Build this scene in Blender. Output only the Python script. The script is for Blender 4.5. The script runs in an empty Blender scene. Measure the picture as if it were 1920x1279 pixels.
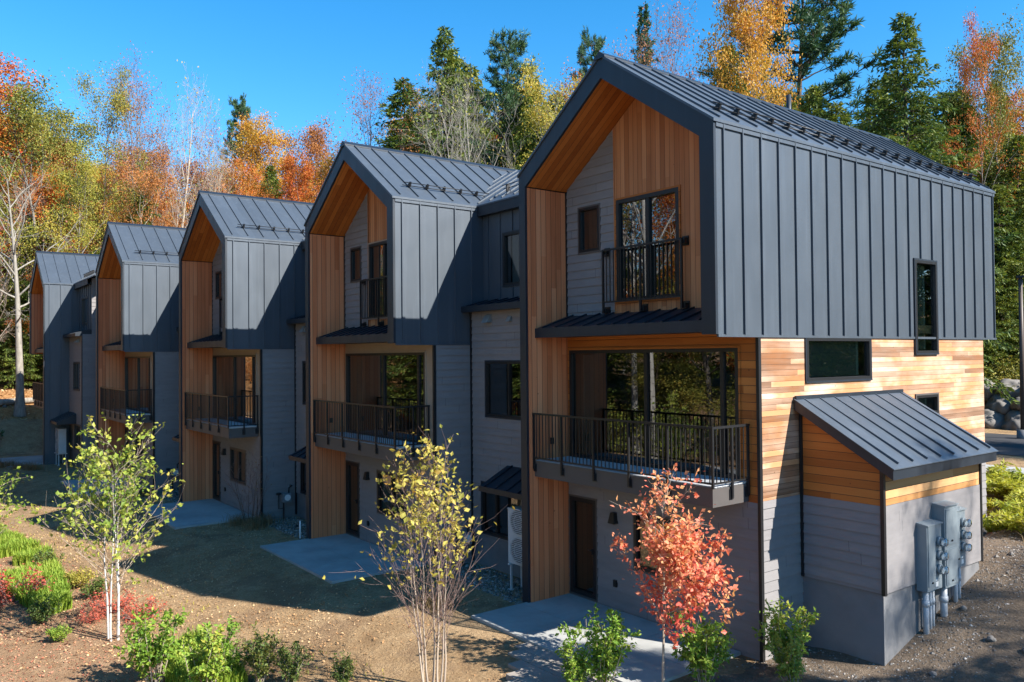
import bpy, math, random
import numpy as np
from mathutils import Vector, Matrix
R = math.radians
C = bpy.context.scene.collection
sc = bpy.context.scene

# ------------------------------------------------------------------ camera
cam_d = bpy.data.cameras.new('camera'); cam = bpy.data.objects.new('camera', cam_d); C.objects.link(cam)
cam_d.sensor_width = 36; cam_d.sensor_fit = 'HORIZONTAL'; cam_d.lens = 1530.04 / 1920 * 36
cam_d.clip_start = 0.1; cam_d.clip_end = 3000
yaw, pit, rol = -.9181, .0177, -.009
fwd = Vector((math.sin(yaw) * math.cos(pit), math.cos(yaw) * math.cos(pit), math.sin(pit)))
rt = Vector((math.cos(yaw), -math.sin(yaw), 0)); up = rt.cross(fwd)
r2 = rt * math.cos(rol) + up * math.sin(rol); u2 = -rt * math.sin(rol) + up * math.cos(rol)
CAM = Vector((13.7523, -10.7352, 5.2))
cam.matrix_world = Matrix(((r2.x, u2.x, -fwd.x, CAM.x), (r2.y, u2.y, -fwd.y, CAM.y), (r2.z, u2.z, -fwd.z, CAM.z), (0, 0, 0, 1)))
sc.camera = cam

# ------------------------------------------------------------------ sky, sun, exposure
SUN = Vector((1, .43, .84)).normalized()
elev = math.asin(SUN.z); azim = math.atan2(SUN.x, SUN.y)
w = bpy.data.worlds.new('World'); sc.world = w; w.use_nodes = True
nt = w.node_tree; nt.nodes.clear()
out = nt.nodes.new('ShaderNodeOutputWorld'); bg = nt.nodes.new('ShaderNodeBackground'); sky = nt.nodes.new('ShaderNodeTexSky')
sky.sky_type = 'NISHITA'; sky.sun_disc = False; sky.sun_elevation = elev; sky.sun_rotation = azim
sky.altitude = 600; sky.air_density = 1.0; sky.dust_density = 0.05; sky.ozone_density = 3.0
bg.inputs['Strength'].default_value = .102
hs = nt.nodes.new('ShaderNodeHueSaturation'); hs.inputs['Saturation'].default_value = 1.36; hs.inputs['Hue'].default_value = .494
nt.links.new(sky.outputs[0], hs.inputs['Color']); nt.links.new(hs.outputs[0], bg.inputs[0]); nt.links.new(bg.outputs[0], out.inputs[0])
sl = bpy.data.lights.new('sun', 'SUN'); sl.energy = 4.6; sl.angle = R(.5); sl.color = (1, .95, .87)
so = bpy.data.objects.new('sun', sl); C.objects.link(so); so.rotation_euler = SUN.to_track_quat('Z', 'Y').to_euler()
sc.view_settings.view_transform = 'Standard'; sc.view_settings.look = 'None'
sc.view_settings.exposure = 1.42; sc.view_settings.gamma = 1; sc.view_settings.use_curve_mapping = False
sc.render.engine = 'CYCLES'
try:
    sc.cycles.use_denoising = True; sc.cycles.denoiser = 'OPENIMAGEDENOISE'
except Exception: pass
sc.cycles.max_bounces = 8; sc.cycles.transparent_max_bounces = 12

# ------------------------------------------------------------------ tagging
def tag(o, label=None, cat=None, group=None, kind=None):
    if label: o['label'] = label
    if cat: o['category'] = cat
    if group: o['group'] = group
    if kind: o['kind'] = kind
    return o
def empty(name, loc=(0, 0, 0), rz=0, scale=1):
    o = bpy.data.objects.new(name, None); C.objects.link(o); o.location = loc; o.rotation_euler = (0, 0, rz)
    o.scale = (scale,) * 3 if not hasattr(scale, '__len__') else scale
    o.empty_display_size = .2
    return o

# ------------------------------------------------------------------ materials
MATS = {}
def mat(name):
    m = bpy.data.materials.new(name); m.use_nodes = True; MATS[name] = m
    t = m.node_tree; t.nodes.clear()
    return m, t
class N:
    def __init__(s, t): s.t = t
    def n(s, kind, **kw):
        x = s.t.nodes.new('ShaderNode' + kind)
        for k, v in kw.items():
            if k.startswith('i_'):
                x.inputs[k[2:].replace('_', ' ')].default_value = v
            else: setattr(x, k, v)
        return x
    def l(s, a, b): s.t.links.new(a, b)
    def m(s, op, a, b=None, c=None):
        x = s.n('Math', operation=op)
        for i, v in enumerate((a, b, c)):
            if v is None: continue
            if isinstance(v, (int, float)): x.inputs[i].default_value = v
            else: s.l(v, x.inputs[i])
        return x.outputs[0]
    def ramp(s, fac, stops, interp='LINEAR'):
        x = s.n('ValToRGB'); cr = x.color_ramp; cr.interpolation = interp
        while len(cr.elements) < len(stops): cr.elements.new(.5)
        for e, (p, c) in zip(cr.elements, stops): e.position = p; e.color = (*c, 1)
        s.l(fac, x.inputs[0]); return x.outputs[0]
    def mix(s, f, a, b, mode='MIX'):
        x = s.n('MixRGB', blend_type=mode)
        for i, v in zip((0, 1, 2), (f, a, b)):
            if isinstance(v, (int, float)): x.inputs[i].default_value = v
            elif isinstance(v, tuple): x.inputs[i].default_value = (*v, 1)
            else: s.l(v, x.inputs[i])
        return x.outputs[0]
    def pos(s): return s.n('NewGeometry').outputs['Position']
    def noise(s, vec, scale, detail=4, rough=.55, sc3=None):
        if sc3:
            mp = s.n('Mapping'); mp.inputs['Scale'].default_value = sc3; s.l(vec, mp.inputs[0]); vec = mp.outputs[0]
        x = s.n('TexNoise'); x.inputs['Scale'].default_value = scale; x.inputs['Detail'].default_value = detail; x.inputs['Roughness'].default_value = rough
        s.l(vec, x.inputs['Vector']); return x.outputs['Fac']
    def white(s, a, b=None):
        c = s.n('CombineXYZ')
        s.l(a, c.inputs[0])
        if b is not None: s.l(b, c.inputs[1])
        x = s.n('TexWhiteNoise', noise_dimensions='3D'); s.l(c.outputs[0], x.inputs[0]); return x.outputs['Value']
    def bump(s, h, strength=.3, dist=.02):
        x = s.n('Bump'); x.inputs['Strength'].default_value = strength; x.inputs['Distance'].default_value = dist
        s.l(h, x.inputs['Height']); return x.outputs[0]
    def out(s, col, rough=.5, normal=None, spec=.5, metal=0, extra=None):
        p = s.n('BsdfPrincipled')
        if isinstance(col, tuple): p.inputs['Base Color'].default_value = (*col, 1)
        else: s.l(col, p.inputs['Base Color'])
        if isinstance(rough, (int, float)): p.inputs['Roughness'].default_value = rough
        else: s.l(rough, p.inputs['Roughness'])
        p.inputs['Specular IOR Level'].default_value = spec; p.inputs['Metallic'].default_value = metal
        if normal is not None: s.l(normal, p.inputs['Normal'])
        o = s.n('OutputMaterial'); s.l(p.outputs[0], o.inputs[0]); return p

def m_metal(name, col, rough=.4, var=.15, metal=0):
    m, t = mat(name); n = N(t); P = n.pos()
    f = n.noise(P, .9, 3); g = n.noise(P, 30, 2)
    c = n.mix(f, tuple(x * (1 - var) for x in col), tuple(x * (1 + var) for x in col))
    sx = n.n('SeparateXYZ'); n.l(P, sx.inputs[0])
    pn = n.white(n.m('FLOOR', n.m('DIVIDE', n.m('SUBTRACT', sx.outputs[1], .25), .51)), n.m('FLOOR', n.m('MULTIPLY', sx.outputs[0], .11)))
    c = n.mix(n.m('MULTIPLY', pn, .10), c, (.9, .9, .9), 'MULTIPLY'); c = n.mix(n.m('MULTIPLY', pn, .16), c, (.02, .025, .03))
    st = n.noise(P, 1, 5, .65, (7, 7, .35)); c = n.mix(n.m('MULTIPLY', n.ramp(st, [(.52, (0, 0, 0)), (.8, (1, 1, 1))]), .22), c, tuple(min(1, x * 1.9 + .03) for x in col))
    d = n.noise(P, 4, 4, .6, (1, 1, .25))
    rr = n.m('ADD', n.m('MULTIPLY', d, .22), rough - .1)
    h = n.noise(P, 1.6, 1, .4, (1, 1, .5))
    n.out(c, rr, n.bump(h, .5, .035), .5, metal)
    return m
def m_plain(name, col, rough=.6, spec=.4, var=.12, scale=6):
    m, t = mat(name); n = N(t); f = n.noise(n.pos(), scale, 5)
    c = n.mix(f, tuple(x * (1 - var) for x in col), tuple(min(1, x * (1 + var)) for x in col))
    n.out(c, rough, None, spec); return m
def m_cedar(name, across, along, width=.13, stops=None, weather=False, rw=.62):
    m, t = mat(name); n = N(t); P = n.pos()
    sx = n.n('SeparateXYZ'); n.l(P, sx.inputs[0]); ax = {'x': 0, 'y': 1, 'z': 2}
    a = sx.outputs[ax[across]]; b = sx.outputs[ax[along]]
    q = n.m('DIVIDE', a, width); idx = n.m('FLOOR', q); fr = n.m('FRACT', q)
    off = n.m('MULTIPLY', n.white(idx), 7.3)
    seg = n.m('FLOOR', n.m('DIVIDE', n.m('ADD', b, off), 5.2 if not weather else 3.1))
    rnd = n.white(idx, seg)
    s3 = [14, 14, 14]; s3[ax[along]] = .7
    g = n.noise(P, 1.0, 6, .65, tuple(s3))
    s3b = [2.5, 2.5, 2.5]; s3b[ax[along]] = .6
    g2 = n.noise(P, 1.0, 3, .5, tuple(s3b))
    v = n.m('ADD', n.m('MULTIPLY', rnd, rw), n.m('ADD', n.m('MULTIPLY', g, .45), n.m('MULTIPLY', g2, .3)))
    v = n.m('SUBTRACT', v, .2 - (.62 - rw) * .5)
    if weather: v = n.m('ADD', v, n.m('MULTIPLY', n.m('SUBTRACT', rnd, .5), .25))
    col = n.ramp(v, stops)
    if weather:
        wz = n.noise(P, 1.0, 4, .6, (.6, .55, 1.3))
        wf = n.ramp(n.m('ADD', wz, n.m('MULTIPLY', rnd, .22)), [(.50, (0, 0, 0)), (.72, (1, 1, 1))])
        col = n.mix(n.m('MULTIPLY', wf, .85), col, n.ramp(v, [(.15, (.26, .09, .02)), (.8, (.50, .215, .065))]))
    gap = n.m('LESS_THAN', n.m('ABSOLUTE', n.m('SUBTRACT', fr, .5)), .47)
    col = n.mix(n.m('SUBTRACT', 1, gap), col, (.06, .03, .015))
    kn = n.n('TexVoronoi'); kn.inputs['Scale'].default_value = 2.2; n.l(P, kn.inputs['Vector'])
    kf = n.m('LESS_THAN', kn.outputs['Distance'], .035)
    col = n.mix(n.m('MULTIPLY', kf, .6), col, (.08, .03, .012))
    h = n.m('ADD', n.m('MULTIPLY', gap, 1.0), n.m('MULTIPLY', g, .25))
    n.out(col, .62, n.bump(h, .5, .006), .3); return m
CED = [(.05, (.24, .08, .03)), (.38, (.40, .155, .06)), (.7, (.54, .24, .105)), (.95, (.62, .33, .165))]
CEDP = [(.05, (.20, .11, .065)), (.25, (.40, .26, .175)), (.55, (.58, .43, .33)), (.9, (.72, .60, .50))]
CEDO = [(.05, (.25, .07, .012)), (.5, (.44, .145, .028)), (.95, (.55, .215, .05))]
M_metal = m_metal('standing_seam_metal', (.066, .082, .102), .47, metal=.18)
M_dark = m_metal('dark_trim_metal', (.011, .017, .026), .45)
M_black = m_plain('black_powder_coat', (.014, .014, .015), .4)
M_cedv_y = m_cedar('cedar_boards_fin', 'y', 'z', .14, [(.05, (.36, .105, .038)), (.4, (.56, .19, .078)), (.7, (.68, .275, .125)), (.95, (.76, .38, .20))], rw=.46)
M_cedv_x = m_cedar('cedar_boards_vertical', 'x', 'z', .12, CED, rw=.5)
M_sof = m_cedar('cedar_soffit', 'y', 'x', .14, CEDO)
M_cedh = m_cedar('cedar_boards_weathered', 'z', 'y', .1, CEDP, True)
M_cedh_x = m_cedar('cedar_boards_orange', 'z', 'x', .145, CEDO)
def m_siding():
    m, t = mat('taupe_lap_siding'); n = N(t); P = n.pos()
    sx = n.n('SeparateXYZ'); n.l(P, sx.inputs[0])
    row = n.m('FLOOR', n.m('DIVIDE', sx.outputs[2], .18))
    al = n.m('ADD', sx.outputs[0], n.m('MULTIPLY', sx.outputs[1], 1.0))
    off = n.m('MULTIPLY', n.white(row), 11.7)
    seg = n.m('FLOOR', n.m('DIVIDE', n.m('ADD', al, off), 3.6))
    r = n.white(row, seg); f = n.noise(P, 3, 5, .6, (1, 1, 4))
    v = n.m('ADD', n.m('MULTIPLY', r, .22), n.m('MULTIPLY', f, .78))
    c = n.ramp(v, [(.2, (.185, .174, .176)), (.8, (.24, .226, .224))])
    jt = n.m('LESS_THAN', n.m('FRACT', n.m('DIVIDE', n.m('ADD', al, off), 3.6)), .0016)
    c = n.mix(jt, c, (.03, .03, .03))
    h = n.noise(P, 8, 4, .6, (1, 1, 12))
    n.out(c, .7, n.bump(h, .15, .006), .3); return m
M_sid = m_siding()
M_tan = m_plain('tan_trim_board', (.30, .235, .175), .6)
M_rim = m_plain('taupe_rim_metal', (.085, .075, .070), .55)
M_hp = m_plain('appliance_enamel', (.52, .53, .53), .45)
M_white = m_plain('white_paint', (.75, .75, .73), .5)
M_int = m_plain('interior_plaster', (.30, .31, .29), .8)
M_intf = m_plain('interior_oak_floor', (.30, .20, .11), .5)
M_refl_tone = m_plain('grey_green_reflection_tone', (.075, .09, .068), .8)  # reflections and dim room light put into a colour
M_jamb_light = m_plain('pale_green_jamb_light', (.22, .27, .22), .8)  # brightness of a sunlit jamb put into a colour
M_curt = m_plain('curtain_cloth', (.60, .60, .55), .8)
M_deck = m_plain('deck_boards_grey', (.46, .47, .48), .6, scale=20)
M_conc0 = None
def m_conc(name, col, sc1=3.0):
    m, t = mat(name); n = N(t); P = n.pos()
    f = n.noise(P, sc1, 6, .65); g = n.noise(P, 60, 3); st = n.noise(P, .8, 4, .6)
    c = n.mix(f, tuple(x * .8 for x in col), tuple(x * 1.12 for x in col))
    c = n.mix(n.m('MULTIPLY', n.ramp(st, [(.42, (0, 0, 0)), (.66, (1, 1, 1))]), .6), c, tuple(x * .55 for x in col))
    c = n.mix(n.m('MULTIPLY', g, .25), c, tuple(x * .7 for x in col))
    n.out(c, .85, n.bump(n.m('ADD', g, n.m('MULTIPLY', f, 2)), .25, .004), .25); return m
M_conc = m_conc('patio_concrete', (.40, .40, .38))
M_found = m_conc('foundation_concrete', (.20, .20, .205), 1.5)
M_paver = m_conc('paver_stone', (.34, .30, .26))
M_galv = m_plain('painted_grey_steel', (.20, .235, .255), .42)
M_pvc = m_plain('grey_conduit', (.42, .44, .46), .5)
M_asph = m_conc('asphalt', (.055, .055, .06))
def m_glass(name, tint, refl):
    m, t = mat(name); n = N(t)
    tr = n.n('BsdfTransparent'); tr.inputs[0].default_value = (*tint, 1)
    gl = n.n('BsdfGlossy'); gl.inputs['Roughness'].default_value = .004; gl.inputs[0].default_value = (.95, .97, 1, 1)
    fr = n.n('Fresnel'); fr.inputs[0].default_value = 1.5
    f = n.m('MINIMUM', n.m('ADD', n.m('MULTIPLY', fr.outputs[0], 1.5), refl), 1)
    P = n.pos(); b = n.bump(n.noise(P, .9, 1), .012, .02); n.l(b, gl.inputs['Normal'])
    mx = n.n('MixShader'); n.l(f, mx.inputs[0]); n.l(tr.outputs[0], mx.inputs[1]); n.l(gl.outputs[0], mx.inputs[2])
    o = n.n('OutputMaterial'); n.l(mx.outputs[0], o.inputs[0]); return m
M_glass = m_glass('window_glass', (.22, .26, .25), .085)
M_glass_s = m_glass('side_window_glass', (.82, .92, .85), .10)
M_dome = m_glass('meter_glass', (.7, .75, .78), .12)

# ------------------------------------------------------------------ mesh builder
MIR = [False]
GW = 5.19
class MB:
    def __init__(s, loc=(0, 0, 0)): s.v = []; s.f = []; s.mi = []; s.o = loc; s.k = 0; s.sm = []
    def poly(s, pts, smooth=False):
        i = len(s.v); s.v += [tuple(p) for p in pts]; s.f.append(tuple(range(i, i + len(pts)))); s.mi.append(s.k); s.sm.append(smooth)
    def hexa(s, p):
        for q in ((0, 3, 2, 1), (4, 5, 6, 7), (0, 1, 5, 4), (1, 2, 6, 5), (2, 3, 7, 6), (3, 0, 4, 7)): s.poly([p[j] for j in q])
    def box(s, x0, x1, y0, y1, z0, z1):
        s.hexa([(x0, y0, z0), (x1, y0, z0), (x1, y1, z0), (x0, y1, z0), (x0, y0, z1), (x1, y0, z1), (x1, y1, z1), (x0, y1, z1)])
    def prism(s, prof, y0, y1):   # profile (x,z) counter-clockwise seen from -y
        a = [(x, y0, z) for x, z in prof]; b = [(x, y1, z) for x, z in prof]; k = len(prof)
        s.poly(a); s.poly(b[::-1])
        for i in range(k): s.poly([a[i], b[i], b[(i + 1) % k], a[(i + 1) % k]])
    def tube(s, pts, rad, n=8, cap=True):
        P = [Vector(p) for p in pts]; rr = rad if hasattr(rad, '__len__') else [rad] * len(P); base = len(s.v); rings = []
        for i, p in enumerate(P):
            d = (P[min(i + 1, len(P) - 1)] - P[max(i - 1, 0)]).normalized()
            a = d.cross(Vector((0, 0, 1)) if abs(d.z) < .9 else Vector((1, 0, 0))).normalized(); b = d.cross(a)
            rings.append(len(s.v))
            for j in range(n):
                t = 2 * math.pi * j / n; s.v.append(tuple(p + a * (math.cos(t) * rr[i]) + b * (math.sin(t) * rr[i])))
        for i in range(len(P) - 1):
            for j in range(n):
                q = (rings[i] + j, rings[i] + (j + 1) % n, rings[i + 1] + (j + 1) % n, rings[i + 1] + j)
                s.f.append(q); s.mi.append(s.k); s.sm.append(True)
        if cap:
            for q in (tuple(rings[0] + j for j in range(n))[::-1], tuple(rings[-1] + j for j in range(n))): s.f.append(q); s.mi.append(s.k); s.sm.append(False)
    def lathe(s, prof, c, axis, n=16):   # prof (r, t) along axis vector from c
        ax = Vector(axis).normalized(); a = ax.cross(Vector((0, 0, 1)) if abs(ax.z) < .9 else Vector((1, 0, 0))).normalized(); b = ax.cross(a); c = Vector(c); rings = []
        for r, t in prof:
            rings.append(len(s.v))
            for j in range(n):
                th = 2 * math.pi * j / n; s.v.append(tuple(c + ax * t + a * (math.cos(th) * r) + b * (math.sin(th) * r)))
        for i in range(len(prof) - 1):
            for j in range(n):
                s.f.append((rings[i] + j, rings[i] + (j + 1) % n, rings[i + 1] + (j + 1) % n, rings[i + 1] + j)); s.mi.append(s.k); s.sm.append(True)
        s.f.append(tuple(rings[0] + j for j in range(n))[::-1]); s.mi.append(s.k); s.sm.append(False)
        s.f.append(tuple(rings[-1] + j for j in range(n))); s.mi.append(s.k); s.sm.append(False)
    def build(s, name, mats, parent=None, bevel=0):
        if not isinstance(mats, (list, tuple)): mats = [mats]
        me = bpy.data.meshes.new(name)
        v, f = s.v, s.f
        if MIR[0]: v = [(GW - x, y, z) for x, y, z in v]; f = [q[::-1] for q in f]
        me.from_pydata(v, [], f)
        for m in mats: me.materials.append(m)
        me.polygons.foreach_set('material_index', s.mi); me.polygons.foreach_set('use_smooth', s.sm); me.update()
        o = bpy.data.objects.new(name, me); C.objects.link(o); o.parent = parent
        if bevel:
            b = o.modifiers.new('bevel', 'BEVEL'); b.width = bevel; b.segments = 2; b.limit_method = 'ANGLE'
        return o

def cuts(lo, hi, extra):
    return sorted({lo, hi, *[e for e in extra if lo < e < hi]})
def wall(mb, plane, c, u0, u1, z0, z1, holes=(), lap=0, sgn=-1):
    """flat or lapped wall with openings; plane 'y' (u = x) or 'x' (u = y); sgn = outward direction"""
    us = cuts(u0, u1, [h[0] for h in holes] + [h[1] for h in holes])
    ex = [h[2] for h in holes] + [h[3] for h in holes]
    if lap: ex += [k * lap for k in range(int(z0 / lap) - 1, int(z1 / lap) + 2)]
    zs = cuts(z0, z1, ex)
    P = (lambda u, d, z: (u, c + sgn * d, z)) if plane == 'y' else (lambda u, d, z: (c + sgn * d, u, z))
    flip = (plane == 'y') == (sgn > 0)
    for a, b in zip(us, us[1:]):
        for p, q in zip(zs, zs[1:]):
            um, zm = (a + b) / 2, (p + q) / 2
            if any(h[0] < um < h[1] and h[2] < zm < h[3] for h in holes): continue
            if lap:
                k = math.floor(zm / lap + 1e-6); D = lambda z: .02 * (1 - (z - k * lap) / lap)
            else: D = lambda z: 0
            pts = [P(a, D(p), p), P(b, D(p), p), P(b, D(q), q), P(a, D(q), q)]
            mb.poly(pts[::-1] if flip else pts)
            if lap and abs(p - k * lap) < 1e-4:
                pts = [P(a, 0, p), P(b, 0, p), P(b, .02, p), P(a, .02, p)]; mb.poly(pts[::-1] if flip else pts)
class PL:   # a vertical plane with (u, d outward, z) boxes
    def __init__(s, mb, plane, c, sgn): s.mb, s.p, s.c, s.g = mb, plane, c, sgn
    def box(s, u0, u1, d0, d1, z0, z1):
        a, b = sorted((s.c + s.g * d0, s.c + s.g * d1))
        if s.p == 'y': s.mb.box(u0, u1, a, b, z0, z1)
        else: s.mb.box(a, b, u0, u1, z0, z1)
def window(par, plane, c, sgn, u0, u1, z0, z1, mull=(), name='window', fw=.055, rails=(), casing=None, depth=.05, recess=.07):
    mb = MB(); P = PL(mb, plane, c, sgn)
    P.box(u0, u1, -recess, .026, z1 - fw, z1); P.box(u0, u1, -recess, .03, z0, z0 + fw)
    P.box(u0, u0 + fw, -recess, .026, z0 + fw, z1 - fw); P.box(u1 - fw, u1, -recess, .026, z0 + fw, z1 - fw)
    for x in mull: P.box(x - fw * .6, x + fw * .6, -recess + .002, .004, z0 + fw, z1 - fw)
    for zz in rails: P.box(u0 + fw, u1 - fw, -recess + .002, .002, zz - .03, zz + .03)
    fr = mb.build(name, M_black, par)
    g = MB()
    xs = [u0 + fw] + [m for m in mull] + [u1 - fw]
    for i in range(len(xs) - 1):
        d = -.035 if i % 2 == 0 else -.045
        a, b = xs[i], xs[i + 1]; y = c + sgn * d
        pts = [(a, y, z0 + fw), (b, y, z0 + fw), (b, y, z1 - fw), (a, y, z1 - fw)] if plane == 'y' else [(y, a, z0 + fw), (y, b, z0 + fw), (y, b, z1 - fw), (y, a, z1 - fw)]
        g.poly(pts)
    g.build('pane', M_glass_s if plane == 'x' else M_glass, fr)
    if casing:
        k = MB(); P = PL(k, plane, c, sgn); w_ = .035
        P.box(u0 - w_, u1 + w_, -.02, .024, z1, z1 + w_); P.box(u0 - w_, u1 + w_, -.02, .03, z0 - w_, z0)
        P.box(u0 - w_, u0, -.02, .024, z0, z1); P.box(u1, u1 + w_, -.02, .024, z0, z1)
        k.build('casing', casing, fr)
    return fr
def seams_x(mb, x0, x1, ya, za, yb, zb, step, h=.032, w_=.014, start=None):
    """standing seams running from (ya,za) to (yb,zb) at each x"""
    L = math.hypot(yb - ya, zb - za); ny, nz = -(zb - za) / L, (yb - ya) / L
    if nz < 0: ny, nz = -ny, -nz
    x = x0 + (start if start is not None else step / 2)
    while x < x1 - .03:
        a = [(x - w_, ya, za), (x + w_, ya, za), (x + w_, yb, zb), (x - w_, yb, zb)]
        b = [(p[0], p[1] + ny * h, p[2] + nz * h) for p in a]
        mb.hexa(a + b); x += step
def pent(par, name, x0, x1, yb, zb, yf, zf, fas, step=.42, parts=True):
    """little lean-to metal roof on a wall facing -y"""
    mb = MB(); t = .03
    mb.hexa([(x0, yf, zf - fas), (x1, yf, zf - fas), (x1, yb, zf - fas), (x0, yb, zf - fas), (x0, yf, zf), (x1, yf, zf), (x1, yb, zb), (x0, yb, zb)])
    mb.box(x0 - .012, x1 + .004, yf - .014, yf - .001, zf - fas - .01, zf + .012)
    seams_x(mb, x0, x1, yf, zf, yb, zb, step)
    return mb.build(name, M_dark, par)

# ------------------------------------------------------------------ townhouse
D, L, ZE, ZR, ZB, RX = 1.15, 10.55, 9.03, 10.86, 5.52, 2.55
SL = (ZR - ZE) / RX; SR = (ZR - ZE) / (GW - RX)
FIN = .22; PO = 4.9; TH = .40
LK = 3.52
def snow_guard(par, pts_fn, ys):
    mb = MB()
    for d in (.05, .13):
        mb.tube([pts_fn(ys[0] - .22, d), pts_fn(ys[-1] + .22, d)], .011, 6)
    g = mb.build('snow_guard', M_black, par)
    return g
def townhouse(k, ox, oy, label, mirror=False):
    MIR[0] = mirror
    main = k == 1
    t = empty('townhouse', (ox, oy, 0)); tag(t, label, 'townhouse', 'stepped row of gabled townhouses')
    # ---- gable frame (fascia boards and the post to the ground)
    mb = MB(); e = .006
    il = lambda x: (ZE + SL * x if x < RX else ZR - SR * (x - RX)) - TH
    mb.prism([(-e, -.05), (.20, -.05), (.20, il(.2)), (RX, ZR - TH - .02), (PO, il(PO)), (PO, ZB), (GW + e, ZB), (GW + e, ZE + e), (RX, ZR + e), (-e, ZE + e)], 0, .06)
    # concave polygon: build as pieces instead
    mb = MB()
    mb.prism([(-e, -.05), (.20, -.05), (.20, il(.2)), (-e, ZE + e)], 0, .06)
    mb.prism([(.20, il(.2)), (RX, ZR - TH), (RX, ZR + e), (-e, ZE + e)], 0, .06)
    mb.prism([(RX, ZR - TH), (PO, il(PO)), (GW + e, ZE + e), (RX, ZR + e)], 0, .06)
    mb.prism([(PO, ZB), (GW + e, ZB), (GW + e, ZE + e), (PO, il(PO))], 0, .06)
    mb.build('gable_frame', M_dark, t)
    # ---- cedar lined fin, soffits and inside of the overhang
    mb = MB(); mb.box(.02, FIN, .061, D - .002, -.04, il(.2) - .01); mb.k = 0
    mb.build('cedar_fin', M_cedv_y, t)
    mb = MB()
    mb.hexa([(FIN, .061, il(FIN)), (RX, .061, ZR - TH), (RX, D, ZR - TH), (FIN, D, il(FIN)), (FIN, .061, il(FIN) + .03), (RX, .061, ZR - TH + .03), (RX, D, ZR - TH + .03), (FIN, D, il(FIN) + .03)])
    mb.hexa([(RX, .061, ZR - TH), (PO, .061, il(PO)), (PO, D, il(PO)), (RX, D, ZR - TH), (RX, .061, ZR - TH + .03), (PO, .061, il(PO) + .03), (PO, D, il(PO) + .03), (RX, D, ZR - TH + .03)])
    mb.build('soffit', M_sof, t)
    mb = MB(); mb.box(PO + .002, PO + .025, .061, D - .002, ZB + .01, il(PO) - .005); mb.build('overhang_lining', M_cedv_y, t)
    mb = MB(); mb.box(PO + .026, GW - .012, .061, D - .003, ZB + .003, ZB + .03); mb.build('overhang_soffit', M_dark, t)
    # ---- side metal cladding
    rear = L
    holes = [(6.6, 7.55, 5.17, 7.16)] if main else []
    mb = MB(); mb.k = 0
    wall(mb, 'x', GW - .01, .06, rear, ZB, ZE, holes, 0, 1)
    y = .25; 
    while y < rear - .05:
        zlo = ZB
        spans = [(ZB, ZE)]
        if main and 6.55 < y < 7.6: spans = [(7.2, ZE)]
        for a, b in spans: mb.box(GW - .012, GW + .028, y - .011, y + .011, a, b - .02)
        y += .51
    mb.box(GW - .02, GW + .02, .06, rear, ZE - .09, ZE + .004)
    mb.box(GW - .03, GW + .012, .06, rear, ZB - .045, ZB - .001)
    mb.build('metal_cladding', M_metal, t)
    mb = MB(); wall(mb, 'x', .01, .06, rear, -.1, ZE, (), 0, -1)
    y = .25
    while y < rear - .05:
        mb.box(-.028, .012, y - .011, y + .011, 0, ZE - .02); y += .51
    mb.build('metal_cladding', M_metal, t)
    # ---- roof
    mb = MB(); th = .05; y0, y1 = -.025, rear + .03
    for (xa, za, xb, zb) in ((-.035, ZE - SL * .035, RX, ZR), (GW + .035, ZE - SR * .035, RX, ZR)):
        p = [(xa, y0, za), (xb, y0, zb), (xb, y1, zb), (xa, y1, za)] if xa < xb else [(xb, y0, zb), (xa, y0, za), (xa, y1, za), (xb, y1, zb)]
        mb.hexa([(a, b, c + .008) for a, b, c in p] + [(a, b, c + .008 + th) for a, b, c in p])
        y = .25
        while y < rear:
            l = math.hypot(xb - xa, zb - za); nx, nz = -(zb - za) / l, (xb - xa) / l
            if nz < 0: nx, nz = -nx, -nz
            q = [(xa + .12 * (xb - xa) / l, y - .012, za + .12 * (zb - za) / l), (xb, y - .012, zb), (xb, y + .012, zb), (xa + .12 * (xb - xa) / l, y + .012, za + .12 * (zb - za) / l)]
            q = [(a, b, c + .008 + th) for a, b, c in q]
            if xa > xb: q = [q[1], q[0], q[3], q[2]]
            mb.hexa(q + [(a + nx * .034, b, c + nz * .034) for a, b, c in q]); y += .51
    rf = mb.build('roof', M_metal, t)
    mb = MB(); zc = ZR + .055
    mb.prism([(RX - .15, zc - .15 * SL + .01), (RX + .15, zc - .15 * SR + .01), (RX + .15, zc - .15 * SR + .045), (RX, zc + .045), (RX - .15, zc - .15 * SL + .045)], y0 - .01, y1 + .01)
    mb.build('ridge_cap', M_dark, rf)
    # snow guards on the right slope: two rails on a row of brackets
    xs = GW - .50; zs = ZE + .5 * SR + .06
    nx, nz = SR / math.hypot(1, SR), 1 / math.hypot(1, SR)
    n_b = 20 if main else 6
    ys = [.25 + .51 * i for i in range(1, n_b + 1)]
    fn = lambda y, d: (xs + nx * d, y, zs + nz * d)
    g = snow_guard(rf, fn, ys)
    for y in ys:
        b = MB()
        b.hexa([(xs - .09, y - .02, zs + .09 * SR), (xs + .03, y - .02, zs - .03 * SR), (xs + .03, y + .02, zs - .03 * SR), (xs - .09, y + .02, zs + .09 * SR),
                (xs + nx * .15 - .035, y - .018, zs + nz * .15 + .025), (xs + nx * .15, y - .018, zs + nz * .15), (xs + nx * .15, y + .018, zs + nz * .15), (xs + nx * .15 - .035, y + .018, zs + nz * .15 + .025)])
        b.build('snow_guard_bracket', M_black, rf)
    if main:
        b = MB(); b.tube([(1.95, 7.0, 10.35), (1.95, 7.0, 11.6)], .06, 12); b.lathe([(.13, 0), (.07, .12)], (1.95, 7, 10.42), (0, 0, 1)); b.build('vent_pipe', M_dark, rf)
    # ---- upper front wall
    w1 = (.65, 1.28, 7.40, 8.35); dr = (1.80, 3.47, 6.27, 8.36); cx = 1.75
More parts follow.
